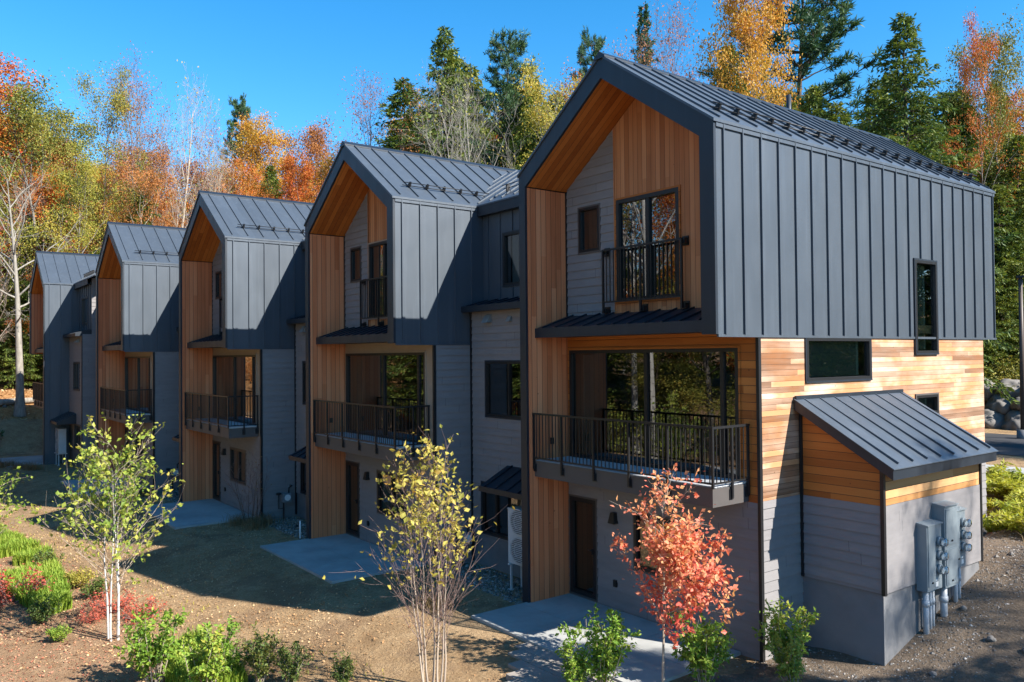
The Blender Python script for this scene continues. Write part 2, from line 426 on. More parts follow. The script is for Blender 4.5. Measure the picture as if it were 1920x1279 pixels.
    mb = MB(); zt = il(FIN) - .02
    zz = math.floor(zt / .18) * .18
    wall(mb, 'y', D, FIN, cx, 5.9, zz, [w1], .18)
    inv = lambda z: max(FIN, (z + TH - ZE) / SL)
    while zz < ZR:
        zn = zz + .18; a, b = inv(zz), inv(zn)
        if a >= cx: break
        if b <= cx: mb.poly([(a, D - .02, zz), (cx, D - .02, zz), (cx, D, zn), (b, D, zn)])
        else: mb.poly([(a, D - .02, zz), (cx, D - .02, zz), (cx, D - .004, zz + (cx - a) * SL)])
        mb.poly([(a, D, zz), (cx, D, zz), (cx, D - .02, zz), (a, D - .02, zz)])
        zz = zn
    mb.build('lap_siding', M_sid, t)
    mb = MB(); ye = D - .012
    wall(mb, 'y', ye, cx, PO, 5.9, 8.6, [dr])
    mb.poly([(cx, ye, 8.6), (PO, ye, 8.6), (PO, ye, il(PO)), (RX, ye, ZR - TH), (cx, ye, il(cx))])
    mb.box(cx - .022, cx, D - .03, D, 5.95, il(cx) - .02)
    mb.build('cedar_cladding', M_cedv_x, t)
    mb = MB(); mb.box(FIN, FIN + .03, D - .03, D, 5.95, il(FIN) - .01); mb.build('corner_trim', M_black, t)
    window(t, 'y', D, -1, *w1, casing=M_rim)
    window(t, 'y', D - .012, -1, *dr, mull=[2.64], name='balcony_door', fw=.08, casing=M_tan if not main else M_cedh_x)
    # ---- juliet railing
    mb = MB(); xa, xb, zt_, zb_, yr = 1.52, 3.62, 7.35, 6.28, D - .15
    mb.box(xa, xb, yr - .022, yr + .022, zt_ - .02, zt_ + .02); mb.box(xa, xb, yr - .015, yr + .015, zb_ - .015, zb_ + .015)
    for x in (xa, xb, (xa + xb) / 2): mb.box(x - .02, x + .02, yr - .02, yr + .02, zb_ - .22, zt_)
    x = xa + .1
    while x < xb - .05: mb.box(x - .008, x + .008, yr - .008, yr + .008, zb_, zt_); x += .103
    j = mb.build('juliet_railing', M_black, t)
    for x, z in ((xa, zt_ - .03), (xb, zt_ - .03), (xa, zb_ - .18), (xb, zb_ - .18), ((xa + xb) / 2, zb_ - .18)):
        b = MB(); b.box(x - .06, x + .06, yr + .021, D - .02, z - .05, z + .05); b.box(x - .075, x + .075, D - .034, D - .013, z - .09, z + .09); b.build('railing_bracket', M_black, j)
    # ---- awning roof below the gable wall
    pent(t, 'awning', FIN + .004, PO - .004, D - .01, 6.05, .24, 5.76, .18)
    # ---- middle front wall with big slider
    big = (.30, 4.77, 2.98, 5.30)
    front_mat = M_cedh_x if main else M_tan
    mb = MB(); wall(mb, 'y', D, FIN, GW - .02, 2.62, 5.9, [big]); mb.build('cedar_cladding' if main else 'trim_panel', front_mat, t)
    window(t, 'y', D - .005, -1, *big, mull=[2.54, 4.40], name='sliding_door', fw=.07, casing=M_cedh_x if main else M_tan)
    b = MB()
    for x0, x1 in ((.45, .78),):
        nn = 8
        for i in range(nn):
            a = x0 + (x1 - x0) * i / nn; c = x0 + (x1 - x0) * (i + 1) / nn
            b.poly([(a, D + .25 + .04 * (i % 2), 3.0), (c, D + .25 + .04 * ((i + 1) % 2), 3.0), (c, D + .25 + .04 * ((i + 1) % 2), 5.2), (a, D + .25 + .04 * (i % 2), 5.2)])
    b.build('curtain_or_light_strip', M_curt, t)
    # ---- ground floor front wall
    gd = (.27, 1.08, .04, 2.12); gw_ = (2.2, 3.75, .92, 2.04)
    mb = MB(); wall(mb, 'y', D, FIN, GW - .02, -.15, 2.62, [gd, gw_], .18); mb.build('lap_siding', M_sid, t)
    dfr = window(t, 'y', D, -1, *gd, name='door', fw=.09, casing=M_rim)
    b = MB(); b.box(1.005 - .012, 1.005 + .012, D - .075, D - .02, .98, 1.10); b.tube([(1.0, D - .07, 1.06), (.88, D - .07, 1.06)], .011, 8); b.build('handle', M_black, dfr)
    window(t, 'y', D, -1, *gw_, mull=[2.98], casing=M_rim)
    b = MB(); b.hexa([(1.56, D - .14, 1.74), (1.74, D - .14, 1.74), (1.74, D - .01, 1.74), (1.56, D - .01, 1.74), (1.6, D - .1, 1.96), (1.7, D - .1, 1.96), (1.7, D - .01, 1.96), (1.6, D - .01, 1.96)])
    b.build('wall_lamp', M_black, t, .008)
    b = MB(); b.box(1.61, 1.70, D - .05, D - .005, .44, .58); b.build('outlet_box', M_black, t, .006)
    b = MB(); b.box(.222, .25, .62, .71, 3.28, 3.42); b.build('outlet_box', M_black, t, .004)
    # ---- balcony
    bx0, bx1, by0 = .232, 4.94, .18
    mb = MB(); mb.box(bx0 + .03, bx1 - .03, by0 + .03, D - .003, 2.88, 2.955)
    x = bx0 + .03
    bal = mb.build('balcony', M_deck, t)
    mb = MB(); i = 0; y = by0 + .012
    while y < D - .05: mb.box(bx0 + .012, bx1 - .012, y, y + .128, 2.956, 2.982); y += .136
    mb.build('deck', M_deck, bal)
    mb = MB(); mb.box(bx0, bx1, by0, by0 + .03, 2.63, 2.94); mb.box(bx1 - .03, bx1, by0 + .031, D - .003, 2.63, 2.94); mb.box(bx0 + .01, bx1 - .031, by0 + .031, D - .004, 2.64, 2.66)
    mb.box(bx0, bx1 + .012, by0 - .012, by0 - .001, 2.935, 2.97); mb.build('rim_joist', M_rim, bal)
    mb = MB(); zt_ = 3.96; zb_ = 3.03; yr = by0 - .03; xr = bx1 + .03
    mb.box(bx0 - .01, xr + .02, yr - .02, yr + .02, zt_ - .02, zt_ + .02); mb.box(bx0 - .01, xr, yr - .012, yr + .012, zb_ - .015, zb_ + .015)
    mb.box(xr - .02, xr + .02, yr + .021, D - .02, zt_ - .02, zt_ + .02); mb.box(xr - .012, xr + .012, yr + .013, D - .02, zb_ - .015, zb_ + .015)
    posts = [bx0 + .01, 1.13, 2.08, 3.03, 3.98]
    for x in posts: mb.box(x - .02, x + .02, yr - .019, yr + .019, 2.80, zt_ - .02)
    mb.box(xr - .019, xr + .019, yr - .019, yr + .019, 2.95, zt_ - .02)
    for y in (.66, D - .05): mb.box(xr - .019, xr + .019, y - .02, y + .02, 2.75, zt_ - .02)
    x = bx0 + .1
    while x < xr - .05: mb.box(x - .0075, x + .0075, yr - .0075, yr + .0075, zb_, zt_); x += .104
    y = yr + .1
    while y < D - .06: mb.box(xr - .0075, xr + .0075, y - .0075, y + .0075, zb_, zt_); y += .104
    mb.build('railing', M_black, bal)
    for x in posts:
        b = MB(); b.box(x - .055, x + .055, by0 - .014, by0 - .0015, 2.74, 2.90); b.box(x + .021, x + .034, yr - .03, by0 - .015, 2.76, 2.88)
        for dz in (.03, .12): b.lathe([(.013, 0), (.013, .012)], (x + .02, by0 - .014, 2.74 + dz), (0, -1, 0), 6)
        b.build('bracket', M_black, bal)
    for y in (.66, D - .06):
        b = MB(); b.box(bx1 + .0015, bx1 + .014, y - .05, y + .05, 2.72, 2.90); b.build('bracket', M_black, bal)
    # ---- right lower wall
    if main:
        hs = [(2.57, 4.78, 4.68, 5.475), (6.6, 7.55, 5.17, 5.475), (6.6, 7.55, 3.86, 4.27)]
        mb = MB(); wall(mb, 'x', GW - .02, D, 9.87, 2.65, ZB - .046, hs, 0, 1); mb.build('cedar_cladding', M_cedh, t)
        mb = MB(); wall(mb, 'x', GW - .02, D, 9.87, -.2, 2.65, (), .18, 1); mb.build('lap_siding', M_sid, t)
        window(t, 'x', GW - .015, 1, 2.57, 4.78, 4.68, 5.474, casing=M_dark)
        window(t, 'x', GW - .0, 1, 6.6, 7.55, 5.17, 7.16, casing=M_dark)
        window(t, 'x', GW - .015, 1, 6.6, 7.55, 3.86, 4.27, casing=M_rim)
        for a_, b_, c_, d_ in ((2.64, 4.55, 4.75, 5.43), (6.66, 7.33, 5.25, 7.10), (6.66, 7.33, 3.9, 4.22)):
            b = MB(); b.box(GW - .19, GW - .18, a_, b_, c_, d_); b.build('reflection_panel', M_refl_tone, t)  # added panel behind the glass; its colour stands in for reflections and room light
            b = MB(); b.box(GW - .21, GW - .20, b_ - .06, b_ + .12, c_, d_); b.build('curtain_or_light_strip', M_jamb_light, t)  # added strip; its pale colour stands in for the sunlit jamb
        mb = MB(); wall(mb, 'y', 9.87, 0, GW - .02, -.2, ZB, (), 0, 1); mb.build('rear_wall', M_cedv_x, t)
        mb = MB(); wall(mb, 'y', L, 0, GW - .01, ZB, ZE, (), 0, 1); mb.poly([(0, L, ZE), (RX, L, ZR), (GW - .01, L, ZE)]); mb.poly([(0, 9.8, ZB), (GW, 9.8, ZB), (GW, L, ZB), (0, L, ZB)]); mb.build('rear_wall', M_metal, t)
    else:
        mb = MB(); wall(mb, 'x', GW - .02, D, L, -.2, ZB - .046, (), .18, 1); mb.build('lap_siding', M_sid, t)
        mb = MB(); wall(mb, 'y', L, 0, GW - .01, -.2, ZE, (), 0, 1); mb.poly([(0, L, ZE), (RX, L, ZR), (GW - .01, L, ZE)]); mb.build('rear_wall', M_metal, t)
    mb = MB(); mb.box(GW - .045, GW + .016, D - .036, D + .035, -.1, ZB - .05); mb.build('corner_trim', M_black, t)
    # ---- interior: floors, partition
    mb = MB()
    yb = 9.7 if main else L - .1
    for z0, z1 in ((2.72, 2.9), (5.6, 5.78)): mb.box(FIN + .03, GW - .1, D + .12, yb, z0, z1)
    mb.build('floor_slab', M_intf, t)
    mb = MB(); mb.box(FIN + .03, GW - .1, yb - .1, yb, .0, 8.9)
    mb.box(FIN + .03, GW - .1, 5.0, 5.1, 0, 2.7); mb.box(FIN + .03, 3.4, 4.7, 4.8, 5.79, 8.9); mb.box(FIN + .03, GW - .1, D + .12, yb - .11, 8.9, 8.95)
    mb.box(FIN + .03, 2.8, 5.6, 5.7, 2.91, 5.59)
    mb.box(FIN + .005, FIN + .028, D + .1, yb, 0, 8.9)
    mb.build('partition_wall', M_int, t)
    # ---- link bay on the fin side
    yu = 1.55; hu = (-2.62, -1.15, 6.95, 8.25)
    mb = MB(); wall(mb, 'y', yu, -LK, -.03, 6.2, ZE, [hu])
    for i in range(7):
        x = -LK + .25 + i * .51
        for a, b in ([(6.2, 6.9), (8.3, 8.9)] if hu[0] - .03 < x < hu[1] + .03 else [(6.2, 8.9)]): mb.box(x - .011, x + .011, yu - .03, yu, a, b)
    mb.build('metal_cladding', M_metal, t)
    window(t, 'y', yu, -1, *hu, casing=M_dark)
    b = MB(); b.box(-2.55, -2.30, yu + .2, yu + .22, 7.0, 8.2); b.build('curtain_or_light_strip', M_curt, t)
    mb = MB(); ya = 1.36
    mb.box(-LK + .02, -.03, ya, ya + .03, 8.80, 9.05); mb.box(-LK + .02, -.03, ya + .031, yu, 8.8, 8.82); mb.build('eave_fascia', M_dark, t)
    mb = MB(); yr_, zr_ = 3.55, 10.45; xa, xb = -LK - 1.9, 1.9
    mb.hexa([(xa, ya - .02, 9.04), (xb, ya - .02, 9.04), (xb, yr_, zr_), (xa, yr_, zr_), (xa, ya - .02, 9.08), (xb, ya - .02, 9.08), (xb, yr_, zr_ + .04), (xa, yr_, zr_ + .04)])
    mb.hexa([(xa, yr_, zr_), (xb, yr_, zr_), (xb, L, 9.2), (xa, L, 9.2), (xa, yr_, zr_ + .04), (xb, yr_, zr_ + .04), (xb, L, 9.24), (xa, L, 9.24)])
    seams_x(mb, -LK - 1.8, 1.8, ya + .1, 9.085 + .12 * .64, yr_, zr_ + .04, .51, start=.2)
    rf2 = mb.build('roof', M_metal, t)
    b = MB()
    for d in (.05, .13): b.tube([(-LK + .6, ya + .45 - d * .5, 9.42 + d), (-.25, ya + .45 - d * .5, 9.42 + d)], .011, 6)
    for i in range(5): b.box(-LK + .8 + i * .55 - .02, -LK + .8 + i * .55 + .02, ya + .36, ya + .46, 9.36, 9.56)
    b.build('snow_guard', M_black, rf2)
    pent(t, 'awning', -LK + .01, -.04, yu - .01, 6.62, .86, 6.44, .13)
    lw = (-2.87, -1.25, 3.70, 5.05); lw2 = (-3.08, -1.55, .78, 2.02)
    mb = MB(); wall(mb, 'y', D, -LK, -.03, .72, 6.35, [lw, lw2], .18); mb.build('lap_siding', M_sid, t)
    mb = MB(); wall(mb, 'y', D + .02, -LK, -.03, -.2, .72); mb.build('foundation', M_found, t)
    mb = MB(); mb.box(-LK - .004, -LK + .05, D - .038, D + .02, 0, 6.3); mb.build('corner_trim', M_black, t)
    window(t, 'y', D, -1, *lw, mull=[-1.95], casing=M_dark); window(t, 'y', D, -1, *lw2, mull=[-2.5], casing=M_dark)
    pent(t, 'entry_canopy', -2.0, -.04, D - .02, 2.55, .30, 2.14, .10)
    for x, s_ in ((-2.72, 1), (-1.85, .6)):
        b = MB(); b.hexa([(x - .12 * s_, D - .17 * s_, 6.02), (x + .12 * s_, D - .17 * s_, 6.02), (x + .12 * s_, D - .012, 6.02), (x - .12 * s_, D - .012, 6.02), (x - .12 * s_, D - .04, 6.02 + .2 * s_), (x + .12 * s_, D - .04, 6.02 + .2 * s_), (x + .12 * s_, D - .012, 6.02 + .2 * s_), (x - .12 * s_, D - .012, 6.02 + .2 * s_)])
        b.build('vent_hood', M_galv, t)
    mb = MB(); wall(mb, 'y', L, -LK, 0, -.2, 9.2, (), 0, 1); mb.build('rear_wall', M_metal, t)
    mb = MB(); mb.box(-LK + .05, -.05, 5.0, 5.1, 0, 8.9)
    for z0, z1 in ((2.72, 2.9), (5.6, 5.78)): mb.box(-LK + .05, -.05, 1.7, 4.99, z0, z1)
    mb.build('partition_wall', M_int, t)
    if k in (4, 5):
        mb = MB(); wall(mb, 'x', -LK - .006, D, L, -.2, 6.4, (), .18, -1); wall(mb, 'x', -LK - .006, yu, L, 6.4, 9.1, (), .18, -1); mb.build('lap_siding', M_sid, t)
    if main: lean_to(t)
    MIR[0] = False
    return t
def lean_to(t):
    x0, x1, ya, yb = GW - .02, 6.71, 2.33, 5.92; zb, zw = 1.2, 2.65; zh, zl = 4.16, 3.10
    zr = lambda x: zh - (zh - zl) * (x - x0) / (7.0 - x0)
    lt = MB(); lt.box(x0, x1 - .03, ya + .03, yb - .03, -.5, zb - .002)
    lean = lt.build('meter_lean_to', M_found, t)
    mb = MB(); wall(mb, 'y', ya, x0, x1, zb, zw, (), .18); wall(mb, 'x', x1 + .012, ya, yb, zb, zw, (), 0, 1); mb.poly([(x1, ya, zb), (x1 + .012, ya, zb), (x1 + .012, yb, zb), (x1, yb, zb)]); wall(mb, 'y', yb, x0, x1, zb, zw, (), .18, 1)
    mb.build('lap_siding', M_sid, lean)
    mb = MB(); mb.poly([(x0, ya, zw), (x1, ya, zw), (x1, ya, zr(x1)), (x0, ya, zr(x0))]); mb.build('cedar_cladding', M_cedh_x, lean)
    mb = MB(); mb.poly([(x1, yb, zw), (x0, yb, zw), (x0, yb, zr(x0)), (x1, yb, zr(x1))]); mb.build('cedar_cladding', M_cedh_x, lean)
    mb = MB(); wall(mb, 'x', x1, ya, yb, zw, zr(x1), (), 0, 1); mb.build('cedar_cladding', M_cedh_y2, lean)
    mb = MB(); mb.box(x1 - .03, x1 + .034, ya - .034, ya + .035, zb - .02, zr(x1)); mb.box(x0 + .02, x0 + .07, ya - .032, ya, zb, zr(x0) - .05); mb.box(x1 - .03, x1 + .032, yb - .03, yb + .02, zb - .02, zr(x1))
    mb.build('corner_trim', M_black, lean)
    mb = MB(); y0, y1, xe = 2.15, 5.99, 6.99
    P = [(x0 + .03, zr(x0) + .02), (xe, zr(xe) + .02), (xe, zr(xe) + .20), (x0 + .03, zr(x0) + .20)]
    mb.prism(P, y0, y1); mb.box(x0 + .02, x0 + .06, y0 + .02, y1 - .02, zr(x0) + .2, zr(x0) + .27)
    rf = mb.build('roof', M_dark, lean)
    mb = MB(); dz = .203
    mb.prism([(x0 + .03, zr(x0) + dz), (xe + .025, zr(xe + .025) + dz), (xe + .025, zr(xe + .025) + dz + .015), (x0 + .03, zr(x0) + dz + .015)], y0 - .02, y1 + .02)
    y = y0 + .27
    while y < y1 - .05:
        mb.prism([(x0 + .06, zr(x0 + .06) + dz + .015), (xe - .06, zr(xe - .06) + dz + .015), (xe - .04, zr(xe - .06) + dz + .05), (x0 + .06, zr(x0 + .06) + dz + .05)], y - .012, y + .012); y += .49
    mb.build('roof_sheet', M_metal, lean)
M_cedh_y2 = m_cedar('cedar_boards_lean_to_front', 'z', 'y', .145, [(.05, (.34, .15, .045)), (.5, (.54, .29, .12)), (.95, (.66, .42, .22))])

UN = [(0, 0), (-8.7107, -1.1085), (-17.4221, -2.2695), (-26.0972, -3.4414), (-38.2776, -4.536)]
townhouse(1, *UN[0], 'nearest gabled townhouse with dark metal side wall, weathered cedar boards and a metal-roofed lean-to')
townhouse(2, *UN[1], 'second townhouse of the row, directly left of the nearest one, behind the middle patio')
townhouse(3, *UN[2], 'middle townhouse of the five, third from the nearest end of the row')
townhouse(4, *UN[3], 'fourth townhouse of the row, between the middle one and the farthest one')
townhouse(5, *UN[4], 'farthest townhouse at the left end of the row, dark side wall reaching the ground', True)
# ------------------------------------------------------------------ terrain
def sst(a, b, x):
    t = np.clip((np.asarray(x, float) - a) / (b - a), 0, 1); return t * t * (3 - 2 * t)
_rs = np.random.RandomState(5)
_wv = [(_rs.uniform(.15, 1.6), _rs.uniform(0, 6.28), _rs.uniform(0, 6.28)) for _ in range(14)]
def bumps(x, y):
    r = 0
    for f, a, p in _wv: r = r + np.sin(f * (np.cos(a) * x + np.sin(a) * y) + p) / (1 + 2.2 * f)
    return r / 5
def ground(x, y):
    x = np.asarray(x, float); y = np.asarray(y, float)
    row = np.where(x < 0, .13 * x, 0); s = y - row
    h = -.07 - .40 * sst(-1.7, -4.8, s)
    h = h + .13 * bumps(x, y) * sst(-2.5, -6, s)
    right = sst(4.9, 6.0, x)
    slope = np.clip((y - 2.05) * .285, 0, 1.32) + .012 * np.clip(y - 6.7, 0, 40)
    h = h + right * slope
    rear = sst(10.2, 12.5, s) * (1 - right); h = h + rear * 1.35
    h = h + .02 * bumps(x * 4, y * 4) * right + .035 * bumps(x * 3.3 + 2, y * 3.3) * sst(-1.8, -2.6, s)
    hill = np.maximum(.22 * np.clip(y - 37, 0, None), .46 * np.clip(-40.3 - x, 0, 5) + .20 * np.clip(-45.3 - x, 0, None))
    hill = 16 * (1 - np.exp(-hill / 16))
    hill = hill + 14 * (1 - np.exp(-.30 * np.clip(-15 - y, 0, None) / 14))
    h = h + hill + .8 * bumps(x * .6, y * .6) * np.clip(hill, 0, 1.2)
    return h
def gz(x, y): return float(ground(x, y))
def axis(lo, hi, f0, f1, fine, coarse):
    a = [lo]
    while a[-1] < hi:
        x = a[-1]; d = max(f0 - x, x - f1, 0); a.append(x + min(coarse, fine + d * .16))
    return np.array(a)
gx = axis(-420, 320, -44, 14, .32, 16); gy = axis(-260, 420, -11, 13, .32, 16)
XX, YY = np.meshgrid(gx, gy); ZZ = ground(XX, YY)
def grid_mesh(name, X, Y, Z, m):
    ny, nx = X.shape; me = bpy.data.meshes.new(name)
    v = np.stack([X, Y, Z], -1).reshape(-1, 3); i = np.arange(ny * nx).reshape(ny, nx)
    q = np.stack([i[:-1, :-1], i[:-1, 1:], i[1:, 1:], i[1:, :-1]], -1).reshape(-1, 4)
    fast_mesh(me, v, q, True); me.materials.append(m)
    o = bpy.data.objects.new(name, me); C.objects.link(o); return o
def fast_mesh(me, v, q, smooth=False, mi=None):
    v = np.asarray(v, np.float32); q = np.asarray(q, np.int32); k = q.shape[1]
    me.vertices.add(len(v)); me.vertices.foreach_set('co', v.ravel())
    me.loops.add(q.size); me.loops.foreach_set('vertex_index', q.ravel())
    me.polygons.add(len(q)); me.polygons.foreach_set('loop_start', np.arange(0, q.size, k, dtype=np.int32))
    if mi is not None: me.polygons.foreach_set('material_index', np.asarray(mi, np.int32))
    me.polygons.foreach_set('use_smooth', np.full(len(q), smooth)); me.update(calc_edges=True); me.validate()
def m_ground():
    m, t = mat('leaf_strewn_soil'); n = N(t); P = n.pos()
    a = n.noise(P, .35, 5, .6); b = n.noise(P, 2.2, 6, .7); c = n.noise(P, 22, 4, .7); d = n.noise(P, 90, 3, .7)
    v = n.m('ADD', n.m('MULTIPLY', a, .5), n.m('MULTIPLY', b, .5))
    soil = n.ramp(v, [(.30, (.20, .118, .055)), (.46, (.39, .255, .132)), (.62, (.53, .37, .21)), (.8, (.60, .44, .27))])
    damp = n.noise(P, .7, 6, .68)
    soil = n.mix(n.m('MULTIPLY', n.ramp(damp, [(.50, (0, 0, 0)), (.60, (1, 1, 1))]), .6), soil, (.17, .10, .058))
    soil = n.mix(n.m('MULTIPLY', n.ramp(c, [(.42, (0, 0, 0)), (.62, (1, 1, 1))]), .5), soil, (.17, .10, .05))
    soil = n.mix(n.m('MULTIPLY', n.ramp(d, [(.5, (0, 0, 0)), (.66, (1, 1, 1))]), .4), soil, (.42, .29, .18))
    sx = n.n('SeparateXYZ'); n.l(P, sx.inputs[0])
    # planted beds in front hold darker, redder mulch; gravel fines by the lean-to; leaf litter on the wooded slope
    s = n.m('SUBTRACT', sx.outputs[1], n.m('MULTIPLY', sx.outputs[0], .13))
    bed = n.m('MULTIPLY', n.m('LESS_THAN', n.m('ADD', sx.outputs[1], n.m('ADD', n.m('MULTIPLY', sx.outputs[0], -.10), n.m('MULTIPLY', b, 1.6))), -5.2), n.m('LESS_THAN', sx.outputs[0], 3.0))
    mul = n.ramp(n.m('ADD', n.m('MULTIPLY', b, .5), n.m('MULTIPLY', c, .5)), [(.3, (.16, .09, .05)), (.55, (.37, .23, .135)), (.75, (.52, .355, .22))])
    soil = n.mix(n.m('MULTIPLY', bed, .8), soil, mul)
    gr = n.m('MULTIPLY', n.m('GREATER_THAN', n.m('ADD', sx.outputs[0], n.m('MULTIPLY', b, .7)), 5.5), n.m('LESS_THAN', sx.outputs[1], 40))
    gcol = n.ramp(n.m('ADD', n.m('MULTIPLY', c, .6), n.m('MULTIPLY', b, .4)), [(.3, (.07, .055, .042)), (.55, (.17, .135, .105)), (.8, (.28, .225, .18))])
    soil = n.mix(n.m('MULTIPLY', gr, .85), soil, gcol)
    fl = n.m('MAXIMUM', n.m('LESS_THAN', sx.outputs[0], -43.5), n.m('GREATER_THAN', sx.outputs[1], 41))
    litter = n.ramp(n.m('ADD', n.m('MULTIPLY', c, .45), n.m('MULTIPLY', b, .55)), [(.3, (.13, .06, .025)), (.5, (.36, .18, .07)), (.7, (.48, .29, .14))])
    soil = n.mix(fl, soil, litter)
    h = n.m('ADD', n.m('MULTIPLY', c, 1.0), n.m('ADD', n.m('MULTIPLY', d, .5), n.m('MULTIPLY', b, 2)))
    n.out(soil, .95, n.bump(h, 1.0, .05), .15); return m
M_soil = m_ground()
tag(grid_mesh('ground', XX, YY, ZZ, M_soil), kind='structure')

# ------------------------------------------------------------------ paved surfaces
def slab(name, pts, ztop, m, thick=.14):
    mb = MB(); a = [(x, y, ztop) for x, y in pts]; b = [(x, y, ztop - thick) for x, y in pts]; k = len(pts)
    mb.poly(a); mb.poly(b[::-1])
    for i in range(k): mb.poly([b[i], b[(i + 1) % k], a[(i + 1) % k], a[i]])
    return tag(mb.build(name, m, None, .012), kind='structure')
for i, (ux, uy) in enumerate(UN[:4]):
    mb = MB(); xs_ = [ux + .12, ux + 1.66, ux + 3.2, ux + 4.75]; ys_ = [uy - 1.42, uy - .14, uy + D - .02]
    for a_, b_ in zip(xs_, xs_[1:]):
        for c_, d_ in zip(ys_, ys_[1:]): mb.box(a_ + .005, b_ - .005, c_ + .005, d_ - .005, -.17, -.015)
    mb.box(xs_[0] + .02, xs_[-1] - .02, ys_[0] + .02, ys_[-1] - .02, -.18, -.03)
    tag(mb.build('patio', M_conc), kind='structure')
slab('patio', [(-33.2, -6.1), (-37.6, -6.1), (-37.6, -3.42), (-33.2, -3.42)][::-1], -.035, M_conc)
mb = MB(); rr = random.Random(3)
for j in range(5):
    x = 1.5 - (.25 if j % 2 else 0)
    while x < 5.2:
        wd = rr.choice([.30, .45, .45, .6]); z = -.045 + rr.uniform(-.006, .006)
        if x > 1.55 + j * .35: mb.box(x + .008, x + wd - .008, -1.72 - j * .305, -1.43 - j * .305, z - .1, z)
        x += wd
tag(mb.build('paver_path', M_paver), kind='structure')
def draped(name, line, half, m, lift):
    P = [np.array(p, float) for p in line]; rows = []
    for i in range(len(P)):
        d = P[min(i + 1, len(P) - 1)] - P[max(i - 1, 0)]; d /= np.linalg.norm(d); nrm = np.array([-d[1], d[0]])
        rows.append([(*(P[i] + nrm * half * u), 0) for u in np.linspace(-1, 1, 7)])
    A = np.array(rows); Z = ground(A[..., 0], A[..., 1]) + lift
    return tag(grid_mesh(name, A[..., 0], A[..., 1], Z, m), kind='structure')
draped('path', [(-26 + i * 1.5, 18.3 + .25 * math.sin(i * .4)) for i in range(34)], .75, M_conc, .03)
draped('road', [(-60 + i * 3, 27 + .6 * math.sin(i * .3)) for i in range(42)], 4.2, M_asph, .02)

# ------------------------------------------------------------------ foliage materials
def m_leaf(name, stops, trans=.35, objvar=.25, rough=.55, bg=False):
    m, t = mat(name); n = N(t)
    ri = n.n('NewGeometry').outputs['Random Per Island']
    oi = n.n('ObjectInfo').outputs['Random']
    P = n.pos(); big = n.noise(P, .55, 2)
    v = n.m('ADD', n.m('ADD', n.m('MULTIPLY', ri, .55), n.m('MULTIPLY', n.m('SUBTRACT', big, .5), 1.1)), n.m('ADD', n.m('MULTIPLY', n.m('SUBTRACT', oi, .5), objvar), .22))
    c = n.ramp(v, stops)
    if trans >= .35 and bg: trans = .22
    p = n.n('BsdfPrincipled'); n.l(c, p.inputs['Base Color']); p.inputs['Roughness'].default_value = rough; p.inputs['Specular IOR Level'].default_value = .3
    tr = n.n('BsdfTranslucent'); n.l(n.mix(.5, c, n.mix(1.0, c, (1.3, 1.15, .5), 'MULTIPLY')), tr.inputs[0])
    mx = n.n('MixShader'); mx.inputs[0].default_value = trans; n.l(p.outputs[0], mx.inputs[1]); n.l(tr.outputs[0], mx.inputs[2])
    o = n.n('OutputMaterial'); n.l(mx.outputs[0], o.inputs[0]); return m
